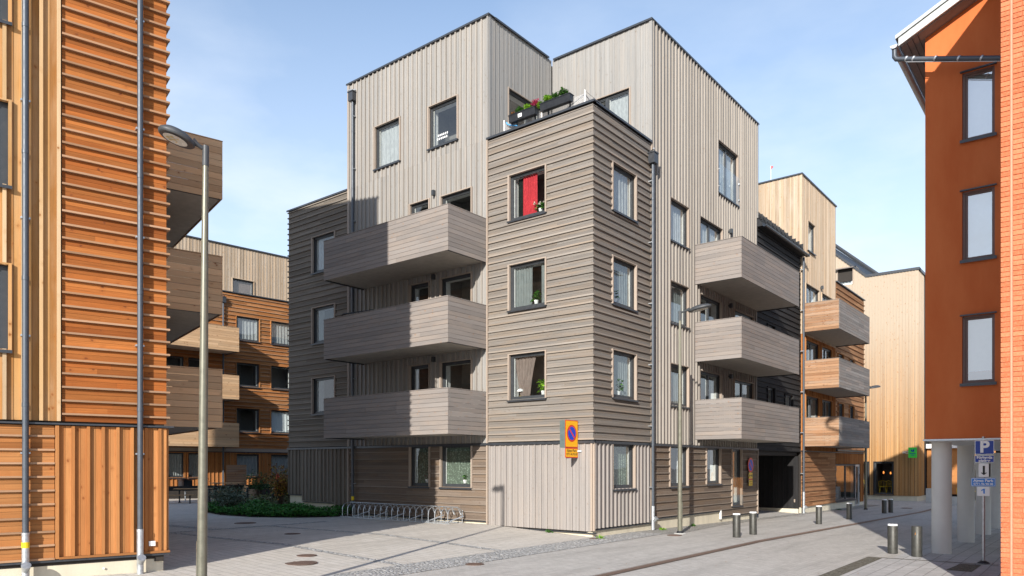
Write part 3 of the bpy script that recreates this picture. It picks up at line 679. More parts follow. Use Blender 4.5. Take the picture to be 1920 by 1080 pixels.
# balconies
def boards(m, F, s0, s1, z0, z1, n, th=.022, joints=True):
    p = (z1 - z0) / n; J = [s0 + (s1 - s0) * f for f in (.2, .37, .62, .8)]
    for i in range(n):
        cuts = [s0]
        if joints and (s1 - s0) > 3: cuts += sorted(random.sample(J, random.choice((1, 2))))
        cuts.append(s1)
        for k in range(len(cuts) - 1): fbox(m, F, cuts[k] + (.0015 if k else 0), cuts[k + 1] - .0015, -th, random.uniform(-.002, .001), z0 + i * p, z0 + (i + 1) * p - .009)
def balcony(root, F, s0, s1, dep, z0, z1, mat, soff='soffit', endmat=None, n=10, lab=None, fronts=(1, 1, 1)):
    """F = wall frame; box sticks out dep from it"""
    m = MB(); m2 = MB()
    G = F.off(0, dep); boards(m, G, s0, s1, z0, z1, n)
    E0 = Frame(F.P(s0, 0, 0)[:2], F.n, (-F.d[0], -F.d[1])); E1 = Frame(F.P(s1, 0, 0)[:2], F.n, F.d)
    ends = []
    for E in (E0, E1):
        q = MB(); boards(q, E, 0.0, dep - .022, z0, z1, n, joints=False); ends.append(q)
    bo = m.build('balcony', mat, root)
    if lab: bo['label'] = lab
    for q in ends: q.build('end_boards', endmat or mat, bo)
    k = MB(); fbox(k, F, s0 + .03, s1 - .03, .02, dep - .03, z0 + .03, z0 + .22); k.build('soffit', soff, bo)
    k = MB()
    fbox(k, F, s0 + .0, s1 - .0, dep - .055, dep + .008, z1 + .001, z1 + .02); fbox(k, F, s0 - .008, s0 + .04, .0, dep - .056, z1 + .001, z1 + .02); fbox(k, F, s1 - .04, s1 + .008, .0, dep - .056, z1 + .001, z1 + .02)
    fbox(k, F, s0 + .024, s1 - .024, dep - .05, dep - .024, z0 + .04, z1); k.build('top_rail', mat, bo)
    for q0 in (s0 + .025, s1 - .06): k = MB(); fbox(k, F, q0, q0 + .035, .03, dep - .03, z0 - .012, z0 + .029); k.build('drip_edge', 'anthracite', bo)
    return bo
for z in (3.08, 5.90, 8.72): balcony(grey, FA, -10.19, -4.06, 1.85, z, z + 1.405, 'grey_balcony')
for z in (3.05, 5.88, 8.70): balcony(grey, FB, 6.88, 13.12, 1.745, z, z + 1.42, 'grey_balcony')
def wall_light(root, F, s, z, mat='anthracite'):
    m = MB(); fbox(m, F, s - .055, s + .055, .05, .16, z, z + .17); fbox(m, F, s - .03, s + .03, -.02, .05, z + .05, z + .12); m.build('wall_light', mat, root)
for z in (11.42, 8.52, 5.68): wall_light(grey, FA, -6.42, z)
for z in (11.3, 8.35, 5.55): wall_light(grey, FB, 9.97, z)
def downpipe(root, F, s, d, z0, z1, zs=None, hopper=True, band=False, mat='pipe_metal', rad=.05, outlet=True, name='downpipe'):
    m = MB(); m.tube([F.P(s, d, zs or z0), F.P(s, d, z1)], rad, 14)
    z = z1 - 1.2
    while z > (zs or z0) + .5: m.tube([F.P(s, d, z), F.P(s, d, z + .07)], rad + .006, 14); z -= 2.15
    o = m.build(name, mat, root, smooth=True)
    k = MB()
    z = z1 - .6
    while z > z0 + .6: fbox(k, F, s - rad - .02, s + rad + .02, .0, d, z, z + .03); z -= 2.0
    k.build('bracket', 'galvanised', o)
    if zs:
        k = MB(); k.tube([F.P(s, d, z0), F.P(s, d, zs + .01)], rad + .008, 14)
        k.lathe(F.P(s, d, zs - .02), [(rad + .012, 0), (rad + .012, .05)], 14)
        if outlet:
            p0 = F.P(s, d, z0 + .28); p1 = F.P(s, d + .14, z0 + .40); k.tube([p0, F.P(s, d + .06, z0 + .31), p1], .05, 12, rads=[.045, .055, .075])
        k.build('boot_pipe', 'galvanised', o, smooth=True)
    if hopper:
        k = MB(); fbox(k, F, s - .13, s + .13, d - .1, d + .12, z1 - .02, z1 + .30); fbox(k, F, s - .15, s + .15, d - .12, d + .14, z1 + .30, z1 + .34); k.build('hopper', 'anthracite_metal', o)
        k = MB(); k.tube([F.P(s + .1, .0, z1 + .45), F.P(s - .16, d + .12, z1 + .40)], .022, 8); k.build('overflow_spout', 'galvanised', o)
    return o
dp = downpipe(grey, FA, -10.72, .11, .2, 16.0)
part('yellow_clip', 'yellow_band', dp, lambda m: m.tube([FA.P(-10.72, .11, .78), FA.P(-10.72, .11, .93)], .058, 12))
downpipe(grey, FB, 3.42, .13, .0, 11.98, zs=.75)

# ================================================================== terrace things
def planter(x0, x1, label, deck, sticker=None):
    t = thing('planter_box', label, 'planter', ((x0 + x1) / 2, -.02, 12.95), 'black planter boxes on the terrace rail')
    m = MB(); pr = [(-.105, 13.13), (-.075, 12.93), (.075, 12.93), (.105, 13.13)]
    Q = lambda a, b, z: (b, -.05 + a, z)
    m.prism(pr, Q, x0, x1); m.box(x0 - .015, x1 + .015, -.17, .07, 13.131, 13.15); m.build('box', 'black_plastic', t, fixn=True)
    part('soil', 'soil', t, lambda k: k.box(x0 + .02, x1 - .02, -.14, .04, 13.152, 13.16))
    part('bracket', 'dark_metal', t, lambda k: [k.box(x - .012, x + .012, .065, .12, 12.8, 13.16) for x in (x0 + .15, x1 - .15)])
    if sticker: part('sticker', 'sign_white', t, lambda k: k.face([(x0 + .38, -.151, 12.98), (x0 + .53, -.151, 12.98), (x0 + .53, -.157, 13.09), (x0 + .38, -.157, 13.09)]))
    return t
planter(-3.05, -2.02, 'left black planter box with a white sticker on the terrace rail', 0, True)
planter(-1.82, -.72, 'right black planter box tilted high on the terrace rail', 0)
def pot_plant(name, label, cat, c, r, n, mat, leaf=.05, squash=.8, group=None):
    m = MB()
    for i in range(n):
        a = random.uniform(0, 6.28); u = random.uniform(-1, 1); q = random.random() ** .4 * r; s = math.sqrt(1 - u * u)
        m.leaf((c[0] + q * s * math.cos(a), c[1] + q * s * math.sin(a), c[2] + q * u * squash), leaf * random.uniform(.6, 1.2), .1)
    return tag(m.build(name, mat, None), label, cat, group)
pot_plant('heather', 'small rusty heather at the left end of the left terrace planter', 'plant', (-2.93, -.05, 13.2), .09, 160, 'leaf_rust', .04)
pot_plant('green_bush', 'round green plant left of centre in the left terrace planter', 'plant', (-2.68, -.05, 13.24), .14, 420, 'leaf_green', .045)
pot_plant('green_bush', 'yellow-green round plant in the right half of the left planter', 'plant', (-2.36, -.05, 13.24), .12, 360, 'leaf_lime', .045)
pot_plant('heather', 'pink flowering heather between the two terrace planters', 'plant', (-2.05, -.05, 13.27), .14, 380, 'flower_pink', .045)
pot_plant('green_bush', 'lime plant beside the pink heather on the terrace rail', 'plant', (-1.92, -.02, 13.2), .12, 240, 'leaf_lime', .045)
pot_plant('green_bush', 'bright green plant at the left end of the right planter', 'plant', (-1.6, -.05, 13.27), .14, 380, 'leaf_lime', .05)
pot_plant('green_bush', 'dark green plant in the middle of the right planter', 'plant', (-1.3, -.05, 13.26), .12, 320, 'leaf_green', .045)
pot_plant('green_bush', 'green plant with reddish tip at the right end of the right planter', 'plant', (-1.02, -.05, 13.28), .15, 420, 'leaf_green', .05)
tf = thing('wire_fence', 'low wire mesh fence with white posts along the terrace edge', 'fence', (-2, .15, 12.77))
for x in (-3.45, -1.95, -.36): part('post', 'white_metal', tf, lambda m: m.tube([(x, .12, 12.7), (x, .12, 13.22)], .018, 8))
part('post', 'white_metal', tf, lambda m: m.tube([(-.3, 1.9, 12.7), (-.3, 1.9, 13.1)], .018, 8))
part('net', 'wire_net', tf, lambda m: (m.face([(-3.45, .121, 12.77), (-.36, .121, 12.77), (-.36, .121, 13.12), (-3.45, .121, 13.12)], [(0, 0), (3, 0), (3, .35), (0, .35)]), m.face([(-.36, .121, 12.77), (-.3, 1.9, 12.77), (-.3, 1.9, 13.05), (-.36, .121, 13.12)], [(0, 0), (1.8, 0), (1.8, .35), (0, .35)])))
part('brace', 'galvanised', tf, lambda m: (m.tube([(-1.3, .14, 12.78), (-.36, .13, 13.1)], .014, 6), m.tube([(-.36, .13, 13.2), (-.3, 1.9, 13.05)], .006, 6), m.tube([(-.36, .13, 13.1), (-.34, .9, 12.78)], .014, 6)))
tag(part('strap', 'strap_blue', None, lambda m: m.tube([(-3.3, .05, 13.08), (-3.24, .04, 13.0), (-3.1, .04, 12.93), (-2.85, .04, 12.85)], .022, 8)), 'bright blue strap hanging on the terrace fence', 'strap')
# balcony bits
tag(part('drying_rack', 'dark_metal', None, lambda m: (m.tube([(-9.75, -1.45, 6.3), (-9.75, -1.45, 7.42), (-9.6, -1.45, 7.52), (-8.0, -1.45, 7.46), (-7.85, -1.45, 7.36), (-7.85, -1.45, 6.3)], .022, 8), m.tube([(-9.75, -1.1, 6.3), (-9.75, -1.1, 7.40), (-9.6, -1.1, 7.5), (-8.0, -1.1, 7.44), (-7.85, -1.1, 7.3), (-7.85, -1.1, 6.3)], .022, 8), [m.tube([(-9.6 + .2 * i, -1.45, 7.5 - .006 * i), (-9.6 + .2 * i, -1.1, 7.48 - .006 * i)], .008, 6) for i in range(8)])), 'black tube drying rack behind the middle left balcony parapet', 'drying rack')
pot_plant('potted_plant', 'leafy green plant on the sill above the lowest left balcony', 'plant', (-5.6, .32, 4.42), .22, 300, 'leaf_green', .09)

# ------------------------------------------------------------------ curtains and things on the sills
def cur(F, h, a, b, mat, label, d=-.19, **k):
    sh = -.07 if F.d[0] > .9 else .04
    a, b = max(a + sh, .06), min(b + sh, .94); k.setdefault('amp', .025)
    w = h[1] - h[0]; curtain('curtain', label, mat, F, h[0] + w * a, h[0] + w * b, h[2] + .1 + k.pop('lift', 0), h[3] - .08, d, **k)
cur(FA, A_T[2], .34, .74, 'cloth_red', 'red lace curtain in the top window of the tower front', waves=6)
cur(FA, A_T[2], .21, .33, 'cloth_black', 'black and green patterned curtain beside the red one', waves=3, d=-.24)
cur(FA, A_T[1], .16, .62, 'cloth_grey', 'grey curtain in the middle window of the tower front', waves=6)
cur(FA, A_T[1], .85, 1.02, 'cloth_grey', 'narrow grey curtain at the right of the middle tower front window', waves=2)
cur(FA, A_T[0], .12, .72, 'cloth_taupe', 'taupe curtain swept aside in the lowest tower front window', waves=6, sway=.2, taper=.55)
cur(FA, A_T[0], .93, 1.05, 'cloth_taupe', 'thin strip of taupe curtain at the right of the lowest tower front window', waves=2)
cur(FA, A_M4[0], .1, .95, 'cloth_white', 'white curtain in the left window of the top storey', waves=5, amp=.015)
cur(FA, A_G[0], .1, 1.0, 'cloth_lace', 'pale green lace curtain in the narrow ground floor window by the rack', waves=6)
cur(FA, A_G[1], .1, 1.0, 'cloth_lace', 'pale green lace curtain in the wide ground floor window by the rack', waves=9)
cur(FA, A_L[1], .15, .42, 'cloth_grey', 'grey curtain in the middle window of the low left wing', waves=5)
cur(FA, A_L[0], .15, .42, 'cloth_grey', 'grey curtain in the lowest window of the low left wing', waves=5)
cur(FA, A_L[2], .15, .5, 'cloth_white', 'white curtain in the top window of the low left wing', waves=5)
cur(FB, B_T[2], .0, .95, 'cloth_white', 'white curtain in the top window of the tower side', waves=7, amp=.02)
cur(FB, B_T[1], .05, .9, 'cloth_grey', 'grey-blue curtain in the middle window of the tower side', waves=8)
cur(FB, B_T[0], .05, .85, 'cloth_grey', 'sheer grey curtain in the third-lowest window of the tower side', waves=8)
cur(FB, B_T[3], .05, .9, 'cloth_lace', 'pale lace curtain in the ground floor window of the tower side', waves=8)
cur(FB, B_1[2], .05, .95, 'cloth_white', 'white curtain in the top window left of the street balconies', waves=7)
cur(FB, B_1[1], .3, .9, 'cloth_grey', 'grey curtain in the window behind the street lamp head', waves=6)
cur(FB, B_1[0], .0, .9, 'cloth_grey', 'grey curtain in the window below the lamp head', waves=8)
cur(FB, B_F[0], .0, 1.0, 'cloth_white', 'white curtain behind the glass guard of the top street window', waves=9)
cur(FB, B_B[2], .0, 1.0, 'cloth_white', 'white curtain above the top street balcony', waves=9)
cur(N2, H2[0], .33, .98, 'cloth_white', 'white curtain behind the right terrace door', waves=5, amp=.01)
def flowers(c, n, label):
    t = thing('flower_pot', label, 'plant', c)
    part('pot', 'white_paint', t, lambda m: m.lathe((c[0], c[1], c[2]), [(.05, 0), (.07, .1)], 12))
    m = MB(); [m.leaf((c[0] + random.uniform(-.18, .18), c[1] + random.uniform(-.05, .05), c[2] + random.uniform(.08, .24)), .08) for i in range(60)]; m.build('leaves', 'leaf_green', t)
    m = MB()
    for i in range(n):
        p = (c[0] - .2 + .4 * i / max(1, n - 1), c[1] - .06, c[2] + .25 + random.uniform(-.03, .03))
        for k in range(26): m.leaf((p[0] + random.uniform(-.03, .03), p[1] + random.uniform(-.02, .02), p[2] + random.uniform(-.03, .03)), .04)
    m.build('blossoms', 'flower_white', t)
flowers((-2.02, .17, 9.98), 3, 'white flowers on the sill before the red curtain')
t = thing('table_lamp', 'small table lamp with a white dome shade on a tower sill', 'lamp', (-2.84, .2, 4.30))
part('stem', 'brass', t, lambda m: m.tube([(-2.84, .2, 4.3), (-2.84, .2, 4.47)], .012, 8)); part('foot', 'brass', t, lambda m: m.lathe((-2.84, .2, 4.3), [(.05, 0), (.04, .015)], 14))
part('lamp_shade', 'white_paint', t, lambda m: m.lathe((-2.84, .2, 4.45), [(.115, 0), (.105, .04), (.07, .08), (.02, .1)], 18), smooth=True)
def sillplant(c, label, mat='leaf_green', n=70, r=.16, leaf=.11, h=.3):
    t = thing('potted_plant', label, 'plant', c)
    part('pot', 'white_paint', t, lambda m: m.lathe(c, [(.055, 0), (.075, .12)], 14))
    m = MB()
    for i in range(n): m.leaf((c[0] + random.uniform(-r, r) * .7, c[1] + random.uniform(-.06, .06), c[2] + .12 + random.random() * h), leaf * random.uniform(.6, 1.1), .3)
    m.build('leaves', mat, t)
sillplant((-1.93, .18, 4.3), 'big-leaved yellow-green plant at the right of the lowest tower front window', 'leaf_lime', 45, .2, .15, .34)
sillplant((-2.2, .18, 7.14), 'spiky green plant in the middle window of the tower front', 'leaf_green', 40, .12, .14, .22)
sillplant((-.19, 1.75, 4.3), 'thin green plant in a white pot in the third-lowest tower side window', 'leaf_green', 60, .2, .1, .36)
sillplant((-.19, 1.55, 7.14), 'small dark plant in the middle window of the tower side', 'leaf_dark', 30, .12, .1, .22)
sillplant((-5.2, .18, 1.5), 'small green plant in the wide ground floor window', 'leaf_green', 30, .1, .09, .18)
sillplant((-7.0, .18, 1.5), 'small dark red plant in the narrow ground floor window', 'flower_pink', 14, .06, .07, .24)
def dots(m, r_):
    if True:
        for i in range(6):
            cx, cz = -6.42 + .085 * i + .03 * r_, 13.42 + .12 * r_
            m.face([(cx + .028 * math.cos(a), .113, cz + .042 * math.sin(a)) for a in [6.283 * k / 10 for k in range(10)]])
t = thing('window_stickers', 'two rows of white dot stickers on a top storey pane', 'stickers', (-6.2, .113, 13.4))
for r_ in range(2): part('sticker_row', 'sign_white', t, lambda m: dots(m, r_))
# ================================================================== BLACK INFILL BUILDING WITH THE PASSAGE
blk = thing('infill_building', 'narrow black boarded building with a dark metal roof over a passage', 'building', (-3, 16, -.2))
BH = [(14.45, 15.35, 4.2, 5.6), (16.75, 17.85, 4.2, 5.45), (14.45, 15.35, 7.03, 8.4), (16.75, 17.85, 7.03, 8.3)]
FK = FB.off(0, -.06)
bk = MB(); backing(bk, FK, 13.10, 19.0, 2.75, 12.5, BH)
bk.box(-9, -.1, 13.1, 13.25, -.6, 2.7); bk.box(-9.2, -9, 13.1, 19.0, -.6, 12.4); bk.box(-9, -.2, 13.1, 19.0, 2.58, 2.74)
bk.build('wall', 'backing', blk)
a, b = MB(), MB(); hclad(a, b, FK, 13.12, 18.98, 2.78, 12.45, BH, pitch=.25, liph=.04)
a.build('cladding', 'black_boards', blk); b.build('cladding_lips', 'black_boards', blk)
a, b = MB(), MB(); vclad(a, b, Frame((0, 18.72), (1, 0), (0, -1)), -9, -.08, .0, 2.56, [], .24, .04, .012); a.build('passage_boards', 'black_boards', blk); b.build('passage_battens', 'black_boards', blk)
part('passage_wall', 'backing', blk, lambda m: m.box(-9, -.1, 18.76, 19.0, -.6, 2.56))
part('plinth', 'plinth', blk, lambda m: (m.box(-9, -.05, 18.70, 18.755, -.7, -.02)))
part('cable_cover', 'grey_trim', blk, lambda m: m.box(-.25, -.19, 18.66, 18.69, .3, .45))
for h in BH: window(blk, FK, h, trim='black_boards', mull=())
rp = [(.22, 12.5), (-1.02, 13.97), (-9.2, 14.0), (-9.2, 12.3), (.22, 12.38)]
Q = lambda a, d, z: (a, d, z)
m = MB(); m.prism(rp, Q, 13.1, 19.02); m.build('roof', 'roof_black', blk, fixn=True)
m = MB()
for i in range(12):
    y = 13.25 + i * .52; m.tube([(.24, y, 12.52), (-1.0, y, 13.99)], .012, 5)
m.build('roof_seams', 'roof_black', blk)
m = MB()
for k, (dx, dz) in enumerate(((0, .10), (-.06, .2), (-.12, .3))): m.tube([(.12 + dx, 13.15, 12.62 + dz), (.12 + dx, 18.98, 12.62 + dz)], .014, 6)
for i in range(11): y = 13.3 + i * .55; m.box(-.05, .15, y, y + .02, 12.55, 12.95)
m.build('snow_guard', 'dark_metal', blk)
m = MB()
pr = [(.22 + .085 + .085 * math.cos(a), 12.42 + .085 * math.sin(a)) for a in [math.pi + math.pi * k / 8 for k in range(9)]]
for i in range(8): m.face([(pr[i][0], 13.1, pr[i][1]), (pr[i][0], 19.05, pr[i][1]), (pr[i + 1][0], 19.05, pr[i + 1][1]), (pr[i + 1][0], 13.1, pr[i + 1][1])])
m.box(.2, .40, 19.0, 19.06, 12.33, 12.46); m.build('gutter', 'anthracite_metal', blk)
downpipe(blk, FB, 18.92, .14, -.3, 12.3, zs=.78, hopper=False)
part('gate_box', 'galvanised', blk, lambda m: m.box(-3.2, -3.1, 18.6, 18.68, 1.0, 1.2))
# ================================================================== ORANGE BUILDING ON THE STREET
org = thing('apartment_building', 'orange and pale timber apartment building with three short balconies beside the black passage', 'building', (-4, 25, -.3))
FO = FB
OH = [(19.97, 21.11, 12.95, 14.40), (19.63, 21.84, 9.85, 11.2), (22.3, 24.2, 8.95, 11.2), (19.63, 21.84, 7.03, 8.4), (22.3, 24.2, 6.1, 8.4), (19.63, 21.84, 4.19, 5.6), (22.3, 24.2, 3.25, 5.6),
      (25.4, 26.5, 7.05, 8.4), (27.75, 28.75, 7.05, 8.35), (25.4, 26.5, 4.2, 5.6), (27.75, 28.75, 4.2, 5.6), (25.3, 26.5, 9.85, 11.2), (25.02, 30.2, -.35, 2.16)]
bk = MB(); backing(bk, FO, 19.11, 25.0, .04, 16.5, OH); backing(bk, FO, 25.0, 31.15, .04, 12.36, OH)
bk.box(-9, -.21, 19.1, 19.25, 12, 16.5); bk.box(-9, -.2, 24.8, 24.95, 12.3, 16.5); bk.box(-9, -.2, 31.0, 31.15, -.5, 12.36); bk.box(-9.2, -9, 19.1, 31.15, -.5, 12.3)
bk.box(-9.2, -9, 19.1, 24.9, 12.3, 16.45)
bk.build('wall', 'backing', org)
a, b = MB(), MB(); vclad(a, b, FO, 19.06, 24.98, 8.6, 16.46, OH, .2, .045, .016); vclad(a, b, Frame((0, 19.06), (1, 0), (0, -1)), -9, -.03, 11.5, 16.46, [], .2, .045, .012); fbox(a, FO, 19.045, 19.09, -.05, .03, 8.6, 16.46, 'z', r=.5); fbox(a, Frame((0, 19.06), (1, 0), (0, -1)), -.045, -.001, -.01, .02, 11.5, 16.46, 'z', r=.4)
a.build('pale_cladding', 'pale_boards', org); b.build('pale_battens', 'pale_boards', org)
a, b = MB(), MB(); vclad(a, b, FO, 19.06, 24.98, 2.85, 8.6, OH, .235, .045, .04); vclad(a, b, FO, 25.0, 31.1, 2.2, 2.9, OH, .2, .045, .04); vclad(a, b, FO, 30.25, 31.1, -.1, 2.2, OH, .2, .045, .04)
a.build('orange_cladding', 'orange_boards', org); b.build('orange_battens', 'orange_boards', org)
a, b = MB(), MB(); hclad(a, b, FO, 25.02, 31.15, 3.0, 12.3, OH, pitch=.30, liph=.045, lipd=.05, ext1=.05); hclad(a, b, FO, 19.06, 24.95, .05, 2.8, OH, pitch=.25, liph=.034)
a.build('slat_cladding', 'brown_slats', org); b.build('slat_lips', 'brown_slats', org)
m = MB(); m.box(-9.05, .06, 19.0, 25.05, 16.46, 16.53); m.box(-9.05, .08, 25.02, 31.22, 12.32, 12.38); fbox(m, FO, 19.1, 31.18, -.03, .07, 2.81, 2.85); fbox(m, FO, 25.02, 31.18, -.03, .10, 2.9, 3.0); m.build('roof_trim', 'anthracite_metal', org)
m = MB(); m.box(-9, -.1, 19.2, 24.9, 16.3, 16.45); m.box(-9, -.1, 25, 31.1, 12.1, 12.3); m.build('roof', 'roof_felt', org)
m = MB(); m.box(-.3, -.045, 19.06, 29.2, -.8, .03); m.box(-.3, -.045, 30.2, 31.15, -.8, -.1); m.build('plinth', 'plinth', org)
for i, h in enumerate(OH[:-1]): window(org, FO, h, trim='orange_boards' if h[2] < 8.6 else 'pale_boards', mull=(.5,) if (h[1] - h[0] > 1.5) else (), name='balcony_door' if abs(h[0] - 22.3) < .01 else 'window', sill=abs(h[0] - 22.3) > .01)
window(org, FO, (25.02, 29.2, .1, 2.16), mull=(.5,), bars=.05, glassm='glass_shop', label='large shop window in two panes beside the glass door', cas=False, case_d=.0, dep=-.02, rdep=2.5)
w = window(org, FO, (29.24, 30.2, -.35, 2.16), bars=.09, glassm='glass_shop', name='shop_door', frame='galvanised', cas=False, sill=False, dep=-.02, rdep=2.5)
part('handle', 'dark_metal', w, lambda m: fbox(m, FO, 29.95, 29.98, .02, .06, .5, 1.6, 'z'))
for i, z in enumerate((3.05, 5.86, 8.68)): balcony(org, FO, 19.1, 24.95, 1.745, z, z + 1.40, 'grey_end', endmat='orange_balcony', n=11)
wall_light(org, FO, 22.1, 11.35); 
# ================================================================== PALE TIMBER BUILDING AT THE END OF THE STREET
pal = thing('timber_building', 'tall pale timber building at the end of the street with dark cafe windows', 'building', (-2, 41, -.3))
FP = Frame((0, 38.2), (1, 0), (0, -1)); FP2 = Frame((1.78, 38.2), (0, 1), (1, 0))
PH = [(-1.95, -1.33, .12, 2.36), (-.98, .22, .10, 2.36), (-3.4, -2.4, 15.1, 16.3)]
m = MB(); backing(m, FP, -14, 1.72, .05, 15.35, PH); 
for (a0, b0) in ((-14, -1.45),):
    m.prism([(-14, 15.35), (-1.45, 15.35), (-3.9, 17.7), (-14, 17.7)], FP.P, -.2, -.045)
m.box(1.6, 1.73, 38.25, 52, .01, 15.3); m.box(-14, 1.6, 51.8, 52, -.5, 15.3); m.build('wall', 'backing', pal, fixn=False)
a, b = MB(), MB(); n = 82; p = (1.78 + 14) / n
for i in range(n):
    s = -14 + i * p; ztop = lambda x: 15.42 if x > -1.45 else min(17.75, 15.42 + (-1.45 - x) * .93)
    for (mm, x0, x1, d1) in ((b, s, s + .045, .04), (a, s + .047, s + .047 + (p - .05) / 2, 0), (a, s + .05 + (p - .05) / 2, s + p - .002, -.002)):
        zt = ztop((x0 + x1) / 2)
        for (q0, q1, q2, q3) in subtract((x0, x1, .02 if s > -1.0 - 1e9 else 0, zt), grow(PH, .04)): fbox(mm, FP, q0, q1, -.03, d1, q2, q3, 'z')
vclad(a, b, FP2, .03, 2.1, .02, 15.4, [], .2, .045, .02)
a.build('cladding', 'golden_boards', pal); b.build('battens', 'golden_boards', pal)
m = MB(); fbox(m, FP, -1.5, 1.86, -.3, .08, 15.42, 15.60); fbox(m, FP2, -.0, 14, -.3, .08, 15.42, 15.60)
m.prism([(-1.5, 15.42), (-1.5, 15.62), (-14, 15.62 + 12.5 * .93), (-14, 15.42 + 12.5 * .93)], FP.P, -.3, .08)
m.build('roof_trim', 'anthracite_metal', pal, fixn=True)
m = MB(); m.face([(-1.45, 38.4, 15.5), (-2.2, 44.8, 16.9), (-8, 44.8, 22), (-14, 38.4, 27)]); m.face([(-1.45, 38.4, 15.5), (1.7, 38.4, 15.45), (1.7, 51, 15.45), (-2.2, 44.8, 15.45)])
m.build('roof', 'roof_black', pal)
m = MB()
m.tube([(-1.4, 38.9, 15.6), (-2.15, 45.0, 17.02), (-8, 45.0, 22.3)], .16, 6); m.build('ridge_cap', 'anthracite_metal', pal)
m = MB(); m.box(-14, 1.70, 38.25, 38.5, -.9, .04); m.box(1.5, 1.72, 38.5, 52, -.9, 0.0); m.build('plinth', 'plinth', pal)
window(pal, FP, PH[0], trim='dark_metal', glassm='glass_clear', rdep=3, lining='dark_metal'); window(pal, FP, PH[1], trim='dark_metal', glassm='glass_clear', rdep=3, lining='dark_metal')
w = window(pal, FP, PH[2], trim='grey_trim', frame='white_paint', sill=False)
part('awning', 'grey_end', w, lambda m: m.face([FP.P(-3.5, .05, 16.35), FP.P(-2.3, .05, 16.35), FP.P(-2.3, .35, 16.2), FP.P(-3.5, .35, 16.2)]))
cur(FP, PH[2], 0, 1, 'cloth_white', 'white curtain in the high window of the pale timber building', waves=4)
for i, (x, z) in enumerate(((-1.5, 1.72), (-.55, 1.62), (-.1, 1.58))):
    lab = ('glowing pendant lamp in the narrow cafe window', 'left glowing pendant lamp in the wide cafe window', 'right glowing pendant lamp in the wide cafe window')[i]
    t = thing('pendant_lamp', lab, 'lamp', (x, 39.0, z), 'pendant lamps in the cafe')
    part('bulb', 'lamp_glow', t, lambda m: m.lathe((x, 39.0, z), [(.02, -.09), (.045, -.04), (.04, .05), (.015, .08)], 10)); part('cord', 'dark_metal', t, lambda m: m.tube([(x, 39, z + .08), (x, 39, 2.4)], .006, 5))
def chair(name, x, y, z, mat, label, back=True, rz=0, s=1):
    t = thing(name, label, 'chair', (x, y, z), 'cafe chairs'); c, q = math.cos(rz), math.sin(rz)
    T = lambda a, b, h: (x + (a * c - b * q) * s, y + (a * q + b * c) * s, z + h * s)
    for a in (-.2, .2):
        for b in (-.2, .2): part('leg', mat, t, lambda m: m.tube([T(a * 1.1, b * 1.1, 0), T(a * .9, b * .9, .45)], .014, 6))
    part('seat', mat, t, lambda m: m.boxP(lambda a, b, h: T(a, b, h), -.22, .22, -.22, .22, .45, .48))
    part('backrest', mat, t, lambda m: (m.tube([T(-.22, .2, .45), T(-.24, .26, .82), T(0, .3, .9), T(.24, .26, .82), T(.22, .2, .45)], .016, 6), [m.tube([T(-.15 + .1 * k, .22, .47), T(-.15 + .1 * k, .285, .86)], .008, 5) for k in range(4)]))
    return t
chair('cafe_chair', -.62, 39.1, .15, 'yellow_paint', 'yellow chair at the left of the wide cafe window', rz=.3); chair('cafe_chair', -.1, 39.3, .15, 'yellow_paint', 'yellow chair at the right of the wide cafe window', rz=2.6)
chair('cafe_chair', -1.6, 39.1, .15, 'yellow_paint', 'yellow chair in the narrow cafe window', rz=1.2)
tag(part('cafe_floor', 'concrete', None, lambda m: m.box(-3, 1.2, 38.55, 41.5, .05, .14)), kind='structure')
gs = thing('hanging_sign', 'bright green square sign projecting from the pale timber building', 'sign', (1.4, 37.6, 3.0))
part('panel', 'sign_green', gs, lambda m: m.box(1.35, 1.86, 37.2, 37.26, 2.62, 3.32)); part('bracket', 'white_metal', gs, lambda m: (m.tube([(1.0, 37.23, 3.06), (1.36, 37.23, 3.06)], .015, 6), m.tube([(1.0, 37.23, 2.94), (1.36, 37.23, 2.94)], .015, 6), m.tube([(1.0, 37.23, 3.0), (1.0, 38.25, 3.0)], .02, 6)))
part('emblem', 'sign_navy', gs, lambda m: (m.face([(1.50, 37.19, 3.12), (1.60, 37.19, 3.0), (1.63, 37.19, 3.06), (1.56, 37.19, 3.2)]), m.face([(1.63, 37.19, 3.0), (1.72, 37.19, 3.08), (1.72, 37.19, 3.24), (1.64, 37.19, 3.16)]), m.box(1.44, 1.78, 37.19, 37.198, 2.88, 2.92), m.box(1.50, 1.72, 37.19, 37.198, 2.78, 2.81)))
# ---- cafe wing beyond the columns
caf = thing('cafe_building', 'low cafe wing with dark glazing and a white beam, seen between the columns', 'building', (6, 42, -.3))
FC = Frame((0, 41.2), (1, 0), (0, -1))
part('wall', 'orange_boards', caf, lambda m: (fbox(m, FC, 1.8, 4.2, -.2, 0, .1, 3.4, 'z'), fbox(m, FC, 4.2, 5.9, -.2, 0, 2.45, 3.4, 'z'), fbox(m, FC, 9.5, 14, -.2, 0, -.3, 3.4, 'z')))
part('beam', 'white_metal', caf, lambda m: fbox(m, FC, 1.8, 14, -.2, .35, 3.32, 3.62)); part('upper_glazing', 'glass_shop', caf, lambda m: m.face([FC.P(1.8, -.1, 3.65), FC.P(14, -.1, 3.65), FC.P(14, -.1, 8), FC.P(1.8, -.1, 8)]))
part('upper_wall', 'backing', caf, lambda m: fbox(m, FC, 1.8, 14, -1.2, -.6, -.3, 8)); part('window_bars', 'anthracite', caf, lambda m: [fbox(m, FC, s, s + .08, -.1, 0, 3.65, 8) for s in (2.6, 3.6, 4.6, 5.6, 6.6, 7.6, 8.6)])
